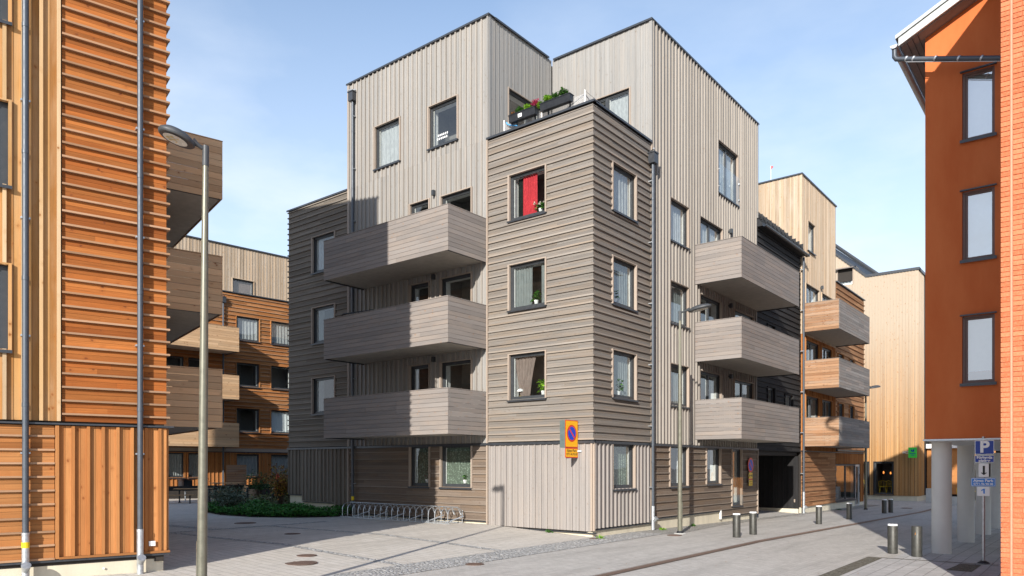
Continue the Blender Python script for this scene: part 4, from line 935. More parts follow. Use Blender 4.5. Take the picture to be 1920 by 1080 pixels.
part('door_frame', 'dark_metal', caf, lambda m: [fbox(m, FC, s, s + .07, -.1, .03, -.3, 2.45) for s in (4.2, 4.95, 5.7, 6.6, 7.6)]); part('glazing', 'glass_shop', caf, lambda m: m.face([FC.P(4.2, -.12, -.3), FC.P(9.5, -.12, -.3), FC.P(9.5, -.12, 2.45), FC.P(4.2, -.12, 2.45)]))
part('wall_lamp', 'dark_metal', caf, lambda m: (m.lathe(FC.P(3.0, .42, 3.3), [(.02, 0), (.1, .05), (.1, .22), (.02, .26)], 10), m.lathe(FC.P(4.95, .42, 3.3), [(.02, 0), (.1, .05), (.1, .22), (.02, .26)], 10)))
tag(part('concrete_block', 'concrete', None, lambda m: m.prism([(3.95, -.33), (4.75, -.33), (4.70, .18), (4.0, .18)], lambda a, d, z: (a, 34.2 + d, z), 0, .5), fixn=True), 'pale concrete barrier block between the two nearest columns', 'block')
tag(part('concrete_post', 'concrete', None, lambda m: m.box(2.6, 3.02, 36.0, 36.4, -.35, .62)), 'square grey concrete post left of the first column', 'post')
chair('cafe_chair', 4.35, 38.4, -.33, 'yellow_paint', 'yellow wire chair standing outside between the columns', rz=.5, s=1.1)
t = thing('cafe_table', 'small yellow table between the columns outside the cafe', 'table', (4.9, 38.9, -.33)); part('tabletop', 'yellow_paint', t, lambda m: m.lathe((4.9, 38.9, .40), [(.4, 0), (.4, .03)], 20)); part('leg', 'dark_metal', t, lambda m: m.tube([(4.9, 38.9, -.33), (4.9, 38.9, .4)], .03, 8))

# ================================================================== RED RENDERED BUILDING ON COLUMNS
red = thing('rendered_building', 'orange-red rendered building raised on round grey columns', 'building', (11, 6, 0))
FR = Frame((0, 1.4), (1, 0), (0, -1))
RH = [(9.09, 9.72, 9.55, 11.10), (9.09, 9.72, 6.80, 8.38), (9.09, 9.72, 3.98, 5.52)]
m = MB()
for (a, b, c, e) in subtract((8.34, 14, 2.72, 12.17), RH): fbox(m, FR, a, b, -.25, 0, c, e)
m.prism([(8.34, 12.17), (14.0, 12.17), (14.0, 14.86)], FR.P, -.25, 0)
m.box(8.34, 8.6, 1.66, 15, 2.72, 12.17); m.box(8.6, 14, 14.8, 15, 2.72, 12.17); m.box(13.8, 14, 1.7, 14.8, 2.72, 12.17); m.build('wall', 'orange_render', red, fixn=False)
m = MB(); m.box(8.40, 14, 1.45, 14.9, 2.66, 2.719); m.build('soffit', 'render_soffit', red)
m = MB(); m.box(8.30, 14, 1.36, 1.44, 2.68, 2.718); m.box(8.30, 8.39, 1.45, 15, 2.68, 2.718); m.build('edge_flashing', 'galvanised', red)
for y in (1.92, 5.92, 9.75, 13.4):
    c = part('column', 'pilotis', red, lambda m: m.lathe((8.60, y, gz(8.6, y)), [(.212, 0), (.212, 2.72)], 40), smooth=True)
    if y == 1.92: c['label'] = 'nearest round grey column'
for h in RH:
    s0, s1, z0, z1 = h
    f = MB()
    for k, (w, d0, d1) in enumerate(((.05, -.14, -.05), (.10, -.14, -.085))):
        fbox(f, FR, s0, s0 + w, d0, d1, z0, z1, 'z'); fbox(f, FR, s1 - w * (.6 if k else 1), s1, d0, d1, z0, z1, 'z'); fbox(f, FR, s0 + w, s1 - w * (.6 if k else 1), d0, d1, z1 - w * .8, z1); fbox(f, FR, s0 + w, s1 - w * (.6 if k else 1), d0, d1, z0, z0 + w * .75)
    wo = f.build('window', 'window_brown', red)
    g = MB(); g.face([FR.P(s0 + .1, -.115, z0 + .06), FR.P(s1 - .06, -.115, z0 + .06), FR.P(s1 - .06, -.115, z1 - .06), FR.P(s0 + .1, -.115, z1 - .06)]); g.build('pane', 'glass_mirror', wo)
    zb_ = z0 + (0 if z0 > 5 else .28); bl = MB(); bl.face([FR.P(s0 + .02, -.17, zb_), FR.P(s1, -.17, zb_), FR.P(s1, -.17, z1 - .02), FR.P(s0 + .02, -.17, z1 - .02)]); bl.build('blind', 'blind', wo)
    k = MB(); fbox(k, FR, s0 - .04, s1 + .04, -.13, .07, z0 - .045, z0 - .002); fbox(k, FR, s0 - .04, s1 + .04, .06, .07, z0 - .07, z0 - .046); k.build('sill', 'anthracite_metal', wo)
    k = MB(); fbox(k, FR, s0 - .04, s1 + .04, -.0, .06, z1 + .002, z1 + .03); k.build('drip_cap', 'anthracite_metal', wo)
S = .475
def rz_(x, o): return 12.17 + S * (x - 8.34) + o
m = MB(); m.prism([(7.86, rz_(7.86, .02)), (15, rz_(15, .02)), (15, rz_(15, .20)), (7.86, rz_(7.86, .20))], lambda a, d, z: (a, d, z), .93, 1.0); m.build('verge_board', 'roof_light', red, fixn=True)
m = MB(); m.prism([(7.80, rz_(7.80, .215)), (15, rz_(15, .215)), (15, rz_(15, .30)), (7.80, rz_(7.80, .30))], lambda a, d, z: (a, d, z), .89, 15.4); m.build('roof', 'roof_light', red, fixn=True)
m = MB()
for i in range(6):
    x0 = 7.9 + i * .0; 
m.prism([(7.90, rz_(7.90, 0)), (8.33, rz_(8.33, 0)), (8.33, rz_(8.33, .02)), (7.90, rz_(7.90, .02))], lambda a, d, z: (a, d, z), 1.01, 15.3)
m.prism([(8.33, rz_(8.33, 0)), (15, rz_(15, 0)), (15, rz_(15, .02)), (8.33, rz_(8.33, .02))], lambda a, d, z: (a, d, z), 1.01, 1.39)
m.build('eave_boards', 'eave_board', red, fixn=True)
m = MB()
for k in range(3): x = 8.02 + k * .11; m.box(x, x + .012, 1.01, 15.3, rz_(x, -.006), rz_(x, .0))
m.build('eave_grooves', 'black_plastic', red)
m = MB(); gx, gzz, gr = 7.76, 12.02, .08
pr = [(gx + gr * math.cos(a), gzz + gr * math.sin(a)) for a in [math.pi + math.pi * k / 8 for k in range(9)]]
for i in range(8): m.face([(pr[i][0], .93, pr[i][1]), (pr[i][0], 15.3, pr[i][1]), (pr[i + 1][0], 15.3, pr[i + 1][1]), (pr[i + 1][0], .93, pr[i + 1][1])])
m.face([(p[0], .93, p[1]) for p in pr]); m.build('gutter', 'galvanised', red)
m = MB(); m.tube([(7.76, 1.02, 11.96), (7.76, 1.02, 11.78), (7.80, 1.02, 11.71), (7.90, 1.02, 11.68), (10.6, 1.02, 10.78)], .055, 14)
m.build('gutter_pipe', 'pipe_metal', red, smooth=True)
m = MB(); [m.tube([(x, 1.02, 11.68 - (x - 7.9) * .3333 + .01), (x + .03, 1.02, 11.67 - (x - 7.9) * .3333)], .064, 12) for x in (8.0, 8.15, 8.6, 9.06, 9.5)]; m.tube([(8.0, 1.0, 11.57), (10.5, 1.0, 10.74)], .009, 6); m.build('pipe_clamps', 'galvanised', red)
part('vent_pipe', 'dark_metal', red, lambda m: m.tube([(8.3, 2.0, rz_(8.3, .3)), (8.22, 2.0, rz_(8.3, .62))], .02, 6))
# ================================================================== BRICK BUILDING
brk = thing('brick_building', 'orange brick building at the right edge with a pale vertical joint', 'building', (13, -2, 0))
FBk = Frame((10.40, -4.8), (1, 0), (0, -1))
m = MB(); fbox(m, FBk, .012, 7.5, -6.1, -.012, 0, 13.2); m.build('wall', 'brick_mortar', brk)
m = MB(); ch = .0765
for i in range(172):
    z = .01 + i * ch; o = 0 if i % 2 else .125
    if True:
        w = .115; fbox(m, FBk, 0 if i % 2 else .0, w, -.06, random.uniform(-.002, .004), z, z + ch - .011)
    s = .155 - o
    while s < 4.2:
        e = s + .24; a0 = max(s, .155)
        if e - a0 > .05: fbox(m, FBk, a0, e, -.06, random.uniform(-.002, .004), z, z + ch - .011)
        s = e + .010
m.build('bricks', 'brick', brk)
FS = Frame((10.40, -4.8), (0, 1), (-1, 0)); m = MB()
for i in range(172):
    z = .01 + i * ch; s = .062 if i % 2 else .062 - .12
    while s < 6.1:
        e = s + .24; a0 = max(s, .062)
        if e - a0 > .05: fbox(m, FS, a0, min(e, 6.12), -.012 + .0, random.uniform(-.002, .003), z, z + ch - .011)
        s = e + .010
m.build('side_bricks', 'brick', brk)
part('expansion_joint', 'joint_sealant', brk, lambda m: fbox(m, FBk, .122, .148, -.03, -.002, .0, 13.2, 'z'))
m = MB(); m.prism([(10.1, 13.0), (14.2, 14.95), (18.3, 13.0), (18.3, 13.2), (14.2, 15.15), (10.1, 13.2)], lambda a, d, z: (a, d, z), -5.1, 1.3); m.build('roof', 'roof_light', brk, fixn=True)
part('gable', 'brick', brk, lambda m: m.prism([(10.45, 13.16), (18, 13.16), (14.2, 14.9)], lambda a, d, z: (a, d, z), -4.79, -4.6), fixn=True)

# ================================================================== LEFT ORANGE BUILDING
ang = R(14.3); LO = (-2.23, -11.47)
FL = Frame(LO, (-math.sin(ang), -math.cos(ang)), (math.cos(ang), -math.sin(ang)))
lef = thing('apartment_building', 'bright orange slatted timber building filling the left edge with two grey downpipes', 'building', FL.P(5, -6, 0))
LH = [(2.48, 3.9, 4.07, 5.49), (2.48, 3.9, 6.84, 8.25), (2.48, 3.9, 9.60, 11.0), (5.2, 6.6, 4.07, 5.49), (5.2, 6.6, 6.84, 8.25), (5.2, 6.6, 9.6, 11.0), (2.9, 3.9, 1.3, 2.7)]
FE = Frame(LO, (-FL.n[0], -FL.n[1]), (-FL.d[0], -FL.d[1]))     # end face, running back from the corner
bk = MB(); backing(bk, FL, .16, 14, .35, 12.72, LH); backing(bk, FE, .02, 14, .3, 12.72, []); backing(bk, FL.off(0, -13.85), 0.1, 14, 0, 12.72, []); backing(bk, FL, 4.5, 14, 12.72, 16.7, []); 
fbox(bk, FL, 4.5, 14, -14, -.3, 12.8, 16.7); fbox(bk, FL, .3, 4.5, -14, -3.2, 12.8, 16.7); fbox(bk, FL, 13.8, 14, -13.7, -.2, 0, 12.7); bk.build('wall', 'backing', lef)
part('roof', 'roof_felt', lef, lambda m: (fbox(m, FL, .2, 13.9, -13.8, -.2, 12.55, 12.70), fbox(m, FL, 4.4, 14, -14, -.1, 16.71, 16.8), fbox(m, FL, .3, 4.4, -14, -3.15, 16.71, 16.8)))
a, b = MB(), MB(); hclad(a, b, FL, 0, 1.70, 2.99, 12.7, LH, pitch=.238, liph=.034, lipd=.055, ext0=.055); 
for z in (2.88, 2.94): fbox(a, FL, 0, 1.70, -.03, 0, z, z + .055, r=.0)
a.build('slat_cladding', 'orange_slats', lef); b.build('slat_lips', 'orange_lips', lef)
a, b = MB(), MB(); vclad(a, b, FL, 1.72, 8.0, 2.88, 12.7, LH, pitch=.262, ribw=.055, ribd=.05)
a.build('honey_cladding', 'honey_boards', lef); b.build('honey_battens', 'honey_ribs', lef)
a, b = MB(), MB(); vclad(a, b, FL, .095, 1.74, .50, 2.80, LH, pitch=.252, ribw=.05, ribd=.045); fbox(b, FL, 1.745, 1.80, -.03, .05, .47, 2.8, 'z'); fbox(b, FL, .0, .093, -.03, .012, .50, 2.8, 'z'); fbox(b, FL, -.055, 1.744, -.03, .055, .46, .498)
a.build('base_cladding', 'orange_boards', lef); b.build('base_battens', 'orange_boards', lef)
a, b = MB(), MB(); hclad(a, b, FL, 1.81, 8, .46, 2.8, LH, pitch=.238, liph=.034, lipd=.05); a.build('base_slats', 'orange_boards', lef); b.build('base_slat_lips', 'orange_lips', lef)
a, b = MB(), MB(); hclad(a, b, FE, .0, 14, 2.99, 12.7, [], pitch=.238, liph=.034, lipd=.05, in0=.031); a.build('end_cladding', 'orange_slats', lef); b.build('end_lips', 'orange_lips', lef)
a, b = MB(), MB(); vclad(a, b, FE, .035, 14, .5, 2.8, [], pitch=.25); a.build('end_base_cladding', 'orange_boards', lef); b.build('end_base_battens', 'orange_boards', lef)
m = MB(); fbox(m, FL, -.12, 8, -.03, .075, 2.815, 2.845); fbox(m, FE, .035, 14, -.03, .075, 2.815, 2.845); fbox(m, FL, -.06, 8, -.1, .03, .415, .455); m.build('belt_flashing', 'anthracite_metal', lef)
m = MB(); fbox(m, FL, .045, 14, -.5, -.045, -.4, .41); fbox(m, FE, .55, 14, -.5, -.045, -.4, .45); m.build('plinth', 'plinth', lef)
m = MB(); [m.tube([FL.P(1.05, -.02, .24), FL.P(1.05, -.01, .24)], .02, 8)]; fbox(m, FL, .20, .31, .03, .05, .60, .69); m.build('id_plate', 'white_metal', lef)
for h in LH: window(lef, FL, h, trim='honey_boards' if h[2] > 3 else 'orange_boards', lining='dark_metal', bars=.09)
for (s, zs, bnd) in ((2.24, .93, True), (.47, .90, False)):
    dp = downpipe(lef, FL, s, .11, .02, 12.9, zs=zs, hopper=False, rad=.05)
    if bnd: part('yellow_band', 'yellow_band', dp, lambda m: m.tube([FL.P(s, .11, .70), FL.P(s, .11, .80)], .0595, 14))
FLb = Frame(LO, FE.d, FE.n)
for z in (3.05, 5.90, 8.80): balcony(lef, FLb, 4.12, 10.3, 2.18, z, z + 1.45, 'shade_lifted_balcony', n=9)
part('terrace_screen', 'orange_boards', lef, lambda m: (fbox(m, FL, 1.6, 1.66, -3, -.1, 12.75, 15.0)))  # unseen screen, added to cast the shadow edge on the grey building's top balcony
# ================================================================== FAR COURTYARD BUILDING
FV = Frame((-30.0, 7.29), (.1115, .9938), (.9938, -.1115))
far = thing('apartment_building', 'distant orange slatted building across the courtyard with a pale boarded top storey', 'building', FV.P(0, -5, .2))
VH = []
for (z0, z1) in ((1.42, 2.81), (4.18, 5.65), (7.02, 8.47), (9.88, 11.33)): VH += [(-.68, .80, z0, z1), (1.59, 3.05, z0, z1)]
VD = []
for (z0, z1) in ((1.42, 2.85), (4.18, 5.65), (7.02, 8.47)): VD += [(-4.85, -3.85, z0, z1), (-3.6, -2.6, z0, z1)]
FT = FV.off(0, -1.5); TH = [(-.25, 1.15, 12.9, 14.0)]
bk = MB(); backing(bk, FV, -12, 8, 0, 12.70, VH + VD); backing(bk, FT, -12, 8, 12.7, 16.0, TH); backing(bk, FV.off(0, -10), -12, 8, 0, 12.7, []); fbox(bk, FV, -12, 8, -9.9, -.3, 12.5, 12.68); fbox(bk, FV, -12, 8, -9.9, -2.0, 15.7, 15.95); bk.build('wall', 'backing', far)
a, b = MB(), MB(); hclad(a, b, FV, -12, 8, 3.15, 12.66, VH + VD, pitch=.24, liph=.035, lipd=.05); a.build('slat_cladding', 'far_orange', far); b.build('slat_lips', 'orange_lips', far)
a, b = MB(), MB(); vclad(a, b, FV, -12, 8, .9, 2.9, VH + VD, .24); a.build('base_cladding', 'orange_boards', far); b.build('base_battens', 'orange_boards', far)
a, b = MB(), MB(); vclad(a, b, FT, -12, 8, 12.7, 16.0, TH, .2, .045, .015); a.build('pale_cladding', 'pale_boards', far); b.build('pale_battens', 'pale_boards', far)
m = MB(); fbox(m, FV, -12, 8, -.2, .08, 12.70, 12.76); fbox(m, FT, -12, 8, -.2, .08, 16.0, 16.08); fbox(m, FV, -12, 8, -.03, .07, 2.90, 2.94); m.build('roof_trim', 'anthracite_metal', far)
m = MB(); fbox(m, FV, -12, 8, -.03, .06, 2.95, 3.14); m.build('belt_board', 'grey_trim', far)
m = MB(); fbox(m, FV, -12, 8, -.4, -.045, -.5, .9); m.build('plinth', 'concrete', far)
for h in VH + VD: window(far, FV, h, trim='orange_boards', sill=True)
window(far, FT, TH[0], trim='pale_boards')
downpipe(far, FV, -1.55, .12, .9, 12.0)
for z in (3.2, 6.02, 8.85): balcony(far, FV, -7.6, -1.28, 1.7, z, z + 1.4, 'shade_lifted_balcony', n=11)
for i, (h, mt) in enumerate(((VH[6], 'cloth_white'), (VH[7], 'cloth_white'), (VH[3], 'blind'), (VH[0], 'cloth_white'), (VH[1], 'cloth_white'), (VD[0], 'cloth_white'), (VD[1], 'cloth_white'))):
    cur(FV, h, .0, 1.0, mt, ('white curtain in the top left window of the far orange building', 'white curtain in the top right window of the far orange building', 'pale blind in the right window one floor above the far garden', 'white curtain in the left ground floor window behind the garden', 'white curtain in the right ground floor window behind the garden', 'white curtain in the left far ground floor terrace window', 'white curtain in the right far ground floor terrace window')[i], waves=6, amp=.02)
cur(FT, TH[0], 0, 1, 'cloth_taupe', 'drawn taupe blind in the far pale top storey window', waves=1, amp=.005)
# ================================================================== STREET THINGS
def street_lamp(x, y, z, H, az, label, tilt=.05, L=.72, neck=.30, lean=0, rad=(.075, .048)):
    """pole with a forward-reaching flat oval head pointing in direction az"""
    t = thing('street_lamp', label, 'street lamp', (x, y, z), 'street lamps'); dx, dy = math.cos(az), math.sin(az); nx, ny = -dy, dx
    T = lambda a, b, h: (x + dx * a + nx * b + lean * .78 * h / H, y + dy * a + ny * b + lean * .625 * h / H, z + h + tilt * max(0, a - .1))
    part('pole', 'lamp_post', t, lambda m: m.tube([T(0, 0, -.02), T(0, 0, H * .5), T(0, 0, H - .28)], .05, 20, rads=[rad[0], (rad[0] + rad[1]) / 2, rad[1] - .006]), smooth=True)
    part('base_collar', 'dark_metal', t, lambda m: m.lathe((x, y, z), [(rad[0] + .03, 0), (rad[0] + .03, .05), (rad[0] + .006, .09)], 20)); part('base_slab', 'concrete', t, lambda m: m.lathe((x, y, z), [(.19, 0.0), (.19, .022)], 20))
    part('service_door', 'lamp_post', t, lambda m: m.boxP(lambda a, b, h: T(a, b, h), rad[0] * .86, rad[0] * .96 + .006, -.03, .03, .45, .98))
    part('sleeve', 'lamp_head', t, lambda m: m.tube([T(0, 0, H - .3), T(0, 0, H)], rad[1], 18), smooth=True)
    part('arm', 'lamp_head', t, lambda m: m.tube([T(0, 0, H - .06), T(neck * .5, 0, H - .02), T(neck, 0, H + .02)], .03, 12, rads=[.028, .028, .055]), smooth=True)
    m = MB(); n = 28; prof = [(.0, .105), (.35, .098), (.7, .07), (.92, .03), (1.0, 0), (.99, -.03), (.93, -.045)]
    cx = neck - .02 + L / 2 - .02; rings = []
    for (q, h) in prof[1:]:
        rings.append([T(cx + math.cos(a) * q * L / 2, math.sin(a) * q * .20, H + .0 + h + .04 * (math.cos(a) * q)) for a in [6.2832 * k / n for k in range(n)]])
    b0 = len(m.v)
    for rg in rings: m.v += rg
    for i in range(len(rings) - 1):
        for k in range(n): m.f.append([i * n + k, (i + 1) * n + k, (i + 1) * n + (k + 1) % n, i * n + (k + 1) % n]); m.uv += [(0, 0)] * 4; m.r.append(.5)
    m.f.append(list(range(n))); m.uv += [(0, 0)] * n; m.r.append(.5); m.f.append([len(rings) * n - n + k for k in range(n)][::-1]); m.uv += [(0, 0)] * n; m.r.append(.5)
    hd = m.build('head', 'lamp_head', t, smooth=True, fixn=True)
    part('lens', 'lamp_glass', hd, lambda m: m.face([T(cx + .02 + math.cos(a) * L * .33, math.sin(a) * .135, H - .052 + .026 * math.cos(a)) for a in [6.2832 * k / 24 for k in range(24)]]))
    def leds(m):
        for (a, b) in ((-.09, 0), (0, 0), (.09, 0), (-.045, .05), (.045, .05), (-.045, -.05), (.045, -.05)):
            m.face([T(cx + .03 + a + .026 * math.cos(k), b + .024 * math.sin(k), H - .056 + .05 * a) for k in [6.2832 * j / 10 for j in range(10)]])
    part('led_cluster', 'led', hd, leds)
    return t
camdir = R(38.69)
street_lamp(1.14, -12.6, .0, 6.86, R(253), 'near street lamp on a tall olive grey pole in front of the orange building', tilt=.13, L=.50, neck=.19, lean=.06)
street_lamp(1.37, 2.84, -.01, 6.90, .15, 'middle street lamp beside the tower downpipe')
street_lamp(1.45, 25.4, -.33, 6.72, 1.0, 'far street lamp by the glass shop door')
b0 = None
for i, (x, y, lab) in enumerate(((3.19, 2.81, 'left bollard of the pair before the slit window'), (3.16, 4.2, 'right bollard of the pair before the slit window'), (3.15, 11.0, 'single bollard in front of the black passage'), (3.15, 15.3, 'single bollard before the orange ground floor wall'),
        (3.05, 22.2, 'left bollard of the far shaded pair'), (3.12, 23.3, 'right bollard of the far shaded pair'), (7.69, 1.17, 'near bollard with a white reflective top at the columns'), (8.27, .80, 'near bollard without a white band, scratched, beside the first column'))):
    z = gz(x, y) + .006
    if i == 0:
        b0 = thing('bollard', lab, 'bollard', (x, y, z), 'street bollards')
        part('body', 'bollard', b0, lambda m: m.lathe((x, y, z), [(.112, 0), (.112, .655), (.108, .66)], 28), smooth=True)
        part('reflective_cap', 'reflective_white', b0, lambda m: m.lathe((x, y, z), [(.109, .661), (.109, .688), (.10, .70)], 28), smooth=True)
        part('cap_plate', 'galvanised', b0, lambda m: m.lathe((x, y, z), [(.06, .701), (.055, .706)], 20))
    elif i == 7:
        t = thing('bollard', lab, 'bollard', (x, y, z), 'street bollards'); part('body', 'bollard', t, lambda m: m.lathe((x, y, z), [(.112, 0), (.112, .69), (.104, .70)], 28), smooth=True)
        part('rust_mark', 'leaf_rust', t, lambda m: m.face([(x - .02 + dx_, y - .1125, z + .5 + dz_) for dx_, dz_ in ((0, 0), (.018, .02), (.02, .07), (.005, .055), (-.005, .03))]))
    else:
        c = copy_tree(b0); c.location = (x, y, z); c['label'] = lab
# ---- drain channel
t = thing('drain_channel', 'long rusty slotted drain channel running along the street', 'drain', (4.2, 10, -.1))
m = MB(); y = -14
ys = [-14, 2, 25, 44]
for i in range(3):
    y0, y1 = ys[i], ys[i + 1]
    for (a0, a1) in ((4.06, 4.085), (4.275, 4.30)): m.face([(a0, y0, gz(5, y0) + .014), (a1, y0, gz(5, y0) + .014), (a1, y1, gz(5, y1) + .014), (a0, y1, gz(5, y1) + .014)])
m.build('frame', 'iron', t)
m = MB()
for i in range(3):
    y0, y1 = ys[i], ys[i + 1]; m.face([(4.085, y0, gz(5, y0) + .006), (4.275, y0, gz(5, y0) + .006), (4.275, y1, gz(5, y1) + .006), (4.085, y1, gz(5, y1) + .006)])
m.build('channel_bed', 'backing', t)
m = MB(); y = -14.0
while y < 32: m.face([(4.09, y, gz(5, y) + .0125), (4.27, y, gz(5, y) + .0125), (4.27, y + .026, gz(5, y) + .0125), (4.09, y + .026, gz(5, y) + .0125)]); y += .036 if y < 12 else .03
m.build('grate', 'drain_iron', t)
# ---- manholes
for x, y, r, lab in ((-1.42, -9.03, .33, 'larger rusty round manhole cover nearest the camera'), (-2.18, -8.35, .22, 'small rusty round manhole cover behind the larger one'), (1.2, -6.55, .20, 'rusty round cover in the cobble strip'), (-10.68, -4.65, .35, 'round manhole cover in the shade by the planting bed'), (-6.14, -5.97, .22, 'small round manhole cover in the shade in the middle of the yard'),
                     (1.55, 2.1, .22, 'rusty cover at the foot of the middle street lamp'), (.22, -.32, .13, 'small rusty cover at the foot of the tower corner'), (2.85, 28.66, .3, 'dark manhole cover far along the shaded street')):
    z = gz(x, y) + .012; t = thing('manhole_cover', lab, 'manhole cover', (x, y, z), 'manhole covers')
    part('rim', 'iron', t, lambda m: m.lathe((x, y, z - .01), [(r, 0), (r, .012), (r - .02, .012)], 28)); 
    def lid(m):
        m.lathe((x, y, z - .01), [(r - .024, 0), (r - .024, .013)], 28)
        for i in range(-3, 4):
            for j in range(-3, 4):
                if i * i + j * j < 10: m.box(x + i * r * .25 - r * .07, x + i * r * .25 + r * .07, y + j * r * .25 - r * .07, y + j * r * .25 + r * .07, z + .0035, z + .007)
    part('lid', 'iron', t, lid)
# ---- bicycle rack
t = thing('bicycle_rack', 'long galvanised bicycle rack of bent hoops along the ground floor wall', 'bicycle rack', (-7.8, -.45, .18))
def rail(m):
    m.boxP(lambda a, b, h: (a, b, h), -10.62, -5.0, -.80, -.75, .185, .225); m.box(-10.62, -5.0, -.20, -.16, .185, .225)
part('base_rail', 'galvanised', t, rail)
part('strut', 'galvanised', t, lambda m: [m.tube([(x, -.77, .22), (x + .25, -.18, .42)], .022, 6) for x in (-9.9, -8.95, -8.0, -7.05, -6.1, -5.2)])
nh = 19
for i in range(nh):
    x = -10.5 + i * (5.4 / (nh - 1))
    def hoop(m):
        pts = [(x, -.77, .2), (x, -.77, .50)] + [(x + .0, -.77 + .30 * (1 - math.cos(a)), .50 + .22 * math.sin(a)) for a in [math.pi * .5 * k / 5 for k in range(1, 6)]]
        pts += [(x + .02, -.36, .71), (x + .04, -.29, .64), (x + .07, -.26, .53), (x + .10, -.25, .47), (x + .14, -.26, .45), (x + .18, -.30, .50), (x + .20, -.38, .62), (x + .21, -.46, .70)]
        m.tube(pts, .013, 7)
    part('hoop', 'galvanised', t, hoop, smooth=True)
part('top_bar', 'galvanised', t, lambda m: m.tube([(-10.5, -.42, .73), (-5.0, -.42, .73)], .012, 7)); part('end_post', 'galvanised', t, lambda m: [m.tube([(x, -.18, .2), (x, -.18, .62), (x, -.42, .73)], .013, 7) for x in (-10.5, -8.7, -6.9, -5.0)])
# ---- lettering
def text(name, s, mat, parent, loc, size, rot=(R(90), 0, 0), bold=.0, sx=1, align='CENTER'):
    c = D.curves.new(name, 'FONT'); c.body = s; c.size = size; c.align_x = align; c.align_y = 'CENTER'; c.offset = bold; c.extrude = .0008; c.space_line = .85
    o = D.objects.new(name, c); SC.collection.objects.link(o)
    dg = bpy.context.evaluated_depsgraph_get(); me = D.meshes.new_from_object(o.evaluated_get(dg)); D.objects.remove(o); D.curves.remove(c)
    me.name = name; me.materials.clear(); me.materials.append(MAT[mat]); ob = D.objects.new(name, me); SC.collection.objects.link(ob)
    ob.parent = parent; b = BASE[parent.name]; ob.location = (loc[0] - b[0], loc[1] - b[1], loc[2] - b[2]); ob.rotation_euler = rot; ob.scale = (sx, 1, 1)
    BASE[ob.name] = b; return ob
def rrect(m, P, s0, s1, z0, z1, d, r, th=.004, n=5):
    pts = []
    for (cx, cz, a0) in ((s1 - r, z1 - r, 0), (s0 + r, z1 - r, 90), (s0 + r, z0 + r, 180), (s1 - r, z0 + r, 270)):
        for k in range(n): a = R(a0 + 90 * k / (n - 1)); pts.append((cx + r * math.cos(a), cz + r * math.sin(a)))
    m.prism(pts, P, d - th, d)
# ---- parking sign post, faces the camera side (-Y)
PX, PY = 9.62, .35
ps = thing('parking_sign', 'parking sign post with a large P, an arrow and blue plates at the columns', 'sign', (PX, PY, 0))
part('post', 'galvanised', ps, lambda m: m.tube([(PX, PY, 0.03), (PX, PY, 2.72)], .030, 14), smooth=True)
part('base_collar', 'dark_metal', ps, lambda m: m.lathe((PX, PY, .005), [(.13, 0), (.10, .03), (.045, .06)], 18)); part('post_collar', 'white_metal', ps, lambda m: m.lathe((PX, PY, 1.52), [(.042, 0), (.042, .06)], 14))
part('footing', 'concrete', ps, lambda m: m.box(PX - .15, PX + .15, PY - .15, PY + .15, 0, .012))
PP = lambda a, d, z: (PX + .05 + a, PY - .04 - d, z)
def plate(nm, s0, s1, z0, z1, edge, fill, b=.011, d=0, rr=.02, lab=None):
    m = MB(); rrect(m, PP, s0, s1, z0, z1, d, rr); o = m.build(nm, edge, ps, fixn=True); m = MB(); rrect(m, PP, s0 + b, s1 - b, z0 + b, z1 - b, d + .003, rr * .7, .002); m.build('panel_face', fill, o, fixn=True)
    if lab: o['label'] = lab
    return o
# heights from the photo: scale 87.6 px/m at this depth
pz = lambda v: 2.1 + (873 - v) / 1386 * 15.85
p_ = plate('p_sign', -.205, .145, pz(852), pz(826), 'sign_white', 'sign_navy', lab='square blue plate with a white P')
text('letter', 'P', 'sign_white', p_, PP(-.03, .006, (pz(852) + pz(826)) / 2), .34, bold=.012, sx=1.0)
p_ = plate('text_sign', -.205, .145, pz(867.2), pz(854), 'sign_white', 'sign_navy', b=.008)
text('letters', 'Förhyrda\nplatser', 'sign_white', p_, PP(-.03, .006, (pz(867.2) + pz(854)) / 2 - .003), .078, bold=.0028, sx=.98)
p_ = plate('arrow_sign', -.135, .05, pz(894.3), pz(869), 'sign_white', 'sign_white', b=.004, rr=.008)
part('arrow', 'sign_black', p_, lambda m: (m.face([PP(-.06, .006, pz(873.5)), PP(-.02, .006, pz(873.5)), PP(-.02, .006, pz(887)), PP(-.06, .006, pz(887))]), m.face([PP(-.095, .006, pz(886.5)), PP(-.04, .006, pz(890.8)), PP(.015, .006, pz(886.5)), PP(.0, .006, pz(885.8)), PP(-.02, .006, pz(887)), PP(-.06, .006, pz(887)), PP(-.08, .006, pz(885.8))])))
p_ = plate('company_sign', -.275, .175, pz(912), pz(896), 'sign_sky', 'sign_white', b=.009, rr=.02)
part('blue_panel', 'sign_sky', p_, lambda m: rrect(m, PP, -.258, .158, pz(912) + .018, pz(896) - .018, .0055, .012, .002), fixn=True)
text('letters', 'Aimo Park', 'sign_white', p_, PP(-.05, .0075, pz(901.3)), .078, bold=.0022, sx=1.08); text('letters', '0771-96 90 00', 'sign_white', p_, PP(-.05, .0075, pz(907.4)), .062, bold=.0015, sx=.98)
p_ = plate('number_sign', -.165, .065, pz(929.5), pz(912.6), 'sign_white', 'sign_white', b=.004, rr=.008); part('numeral', 'sign_sky', p_, lambda m: m.face([PP(-.05 + a_, .006, pz(920.8) + b_) for a_, b_ in ((.000, -.052), (.028, -.052), (.028, .052), (.006, .052), (-.036, .026), (-.036, .002), (.000, .022))]))
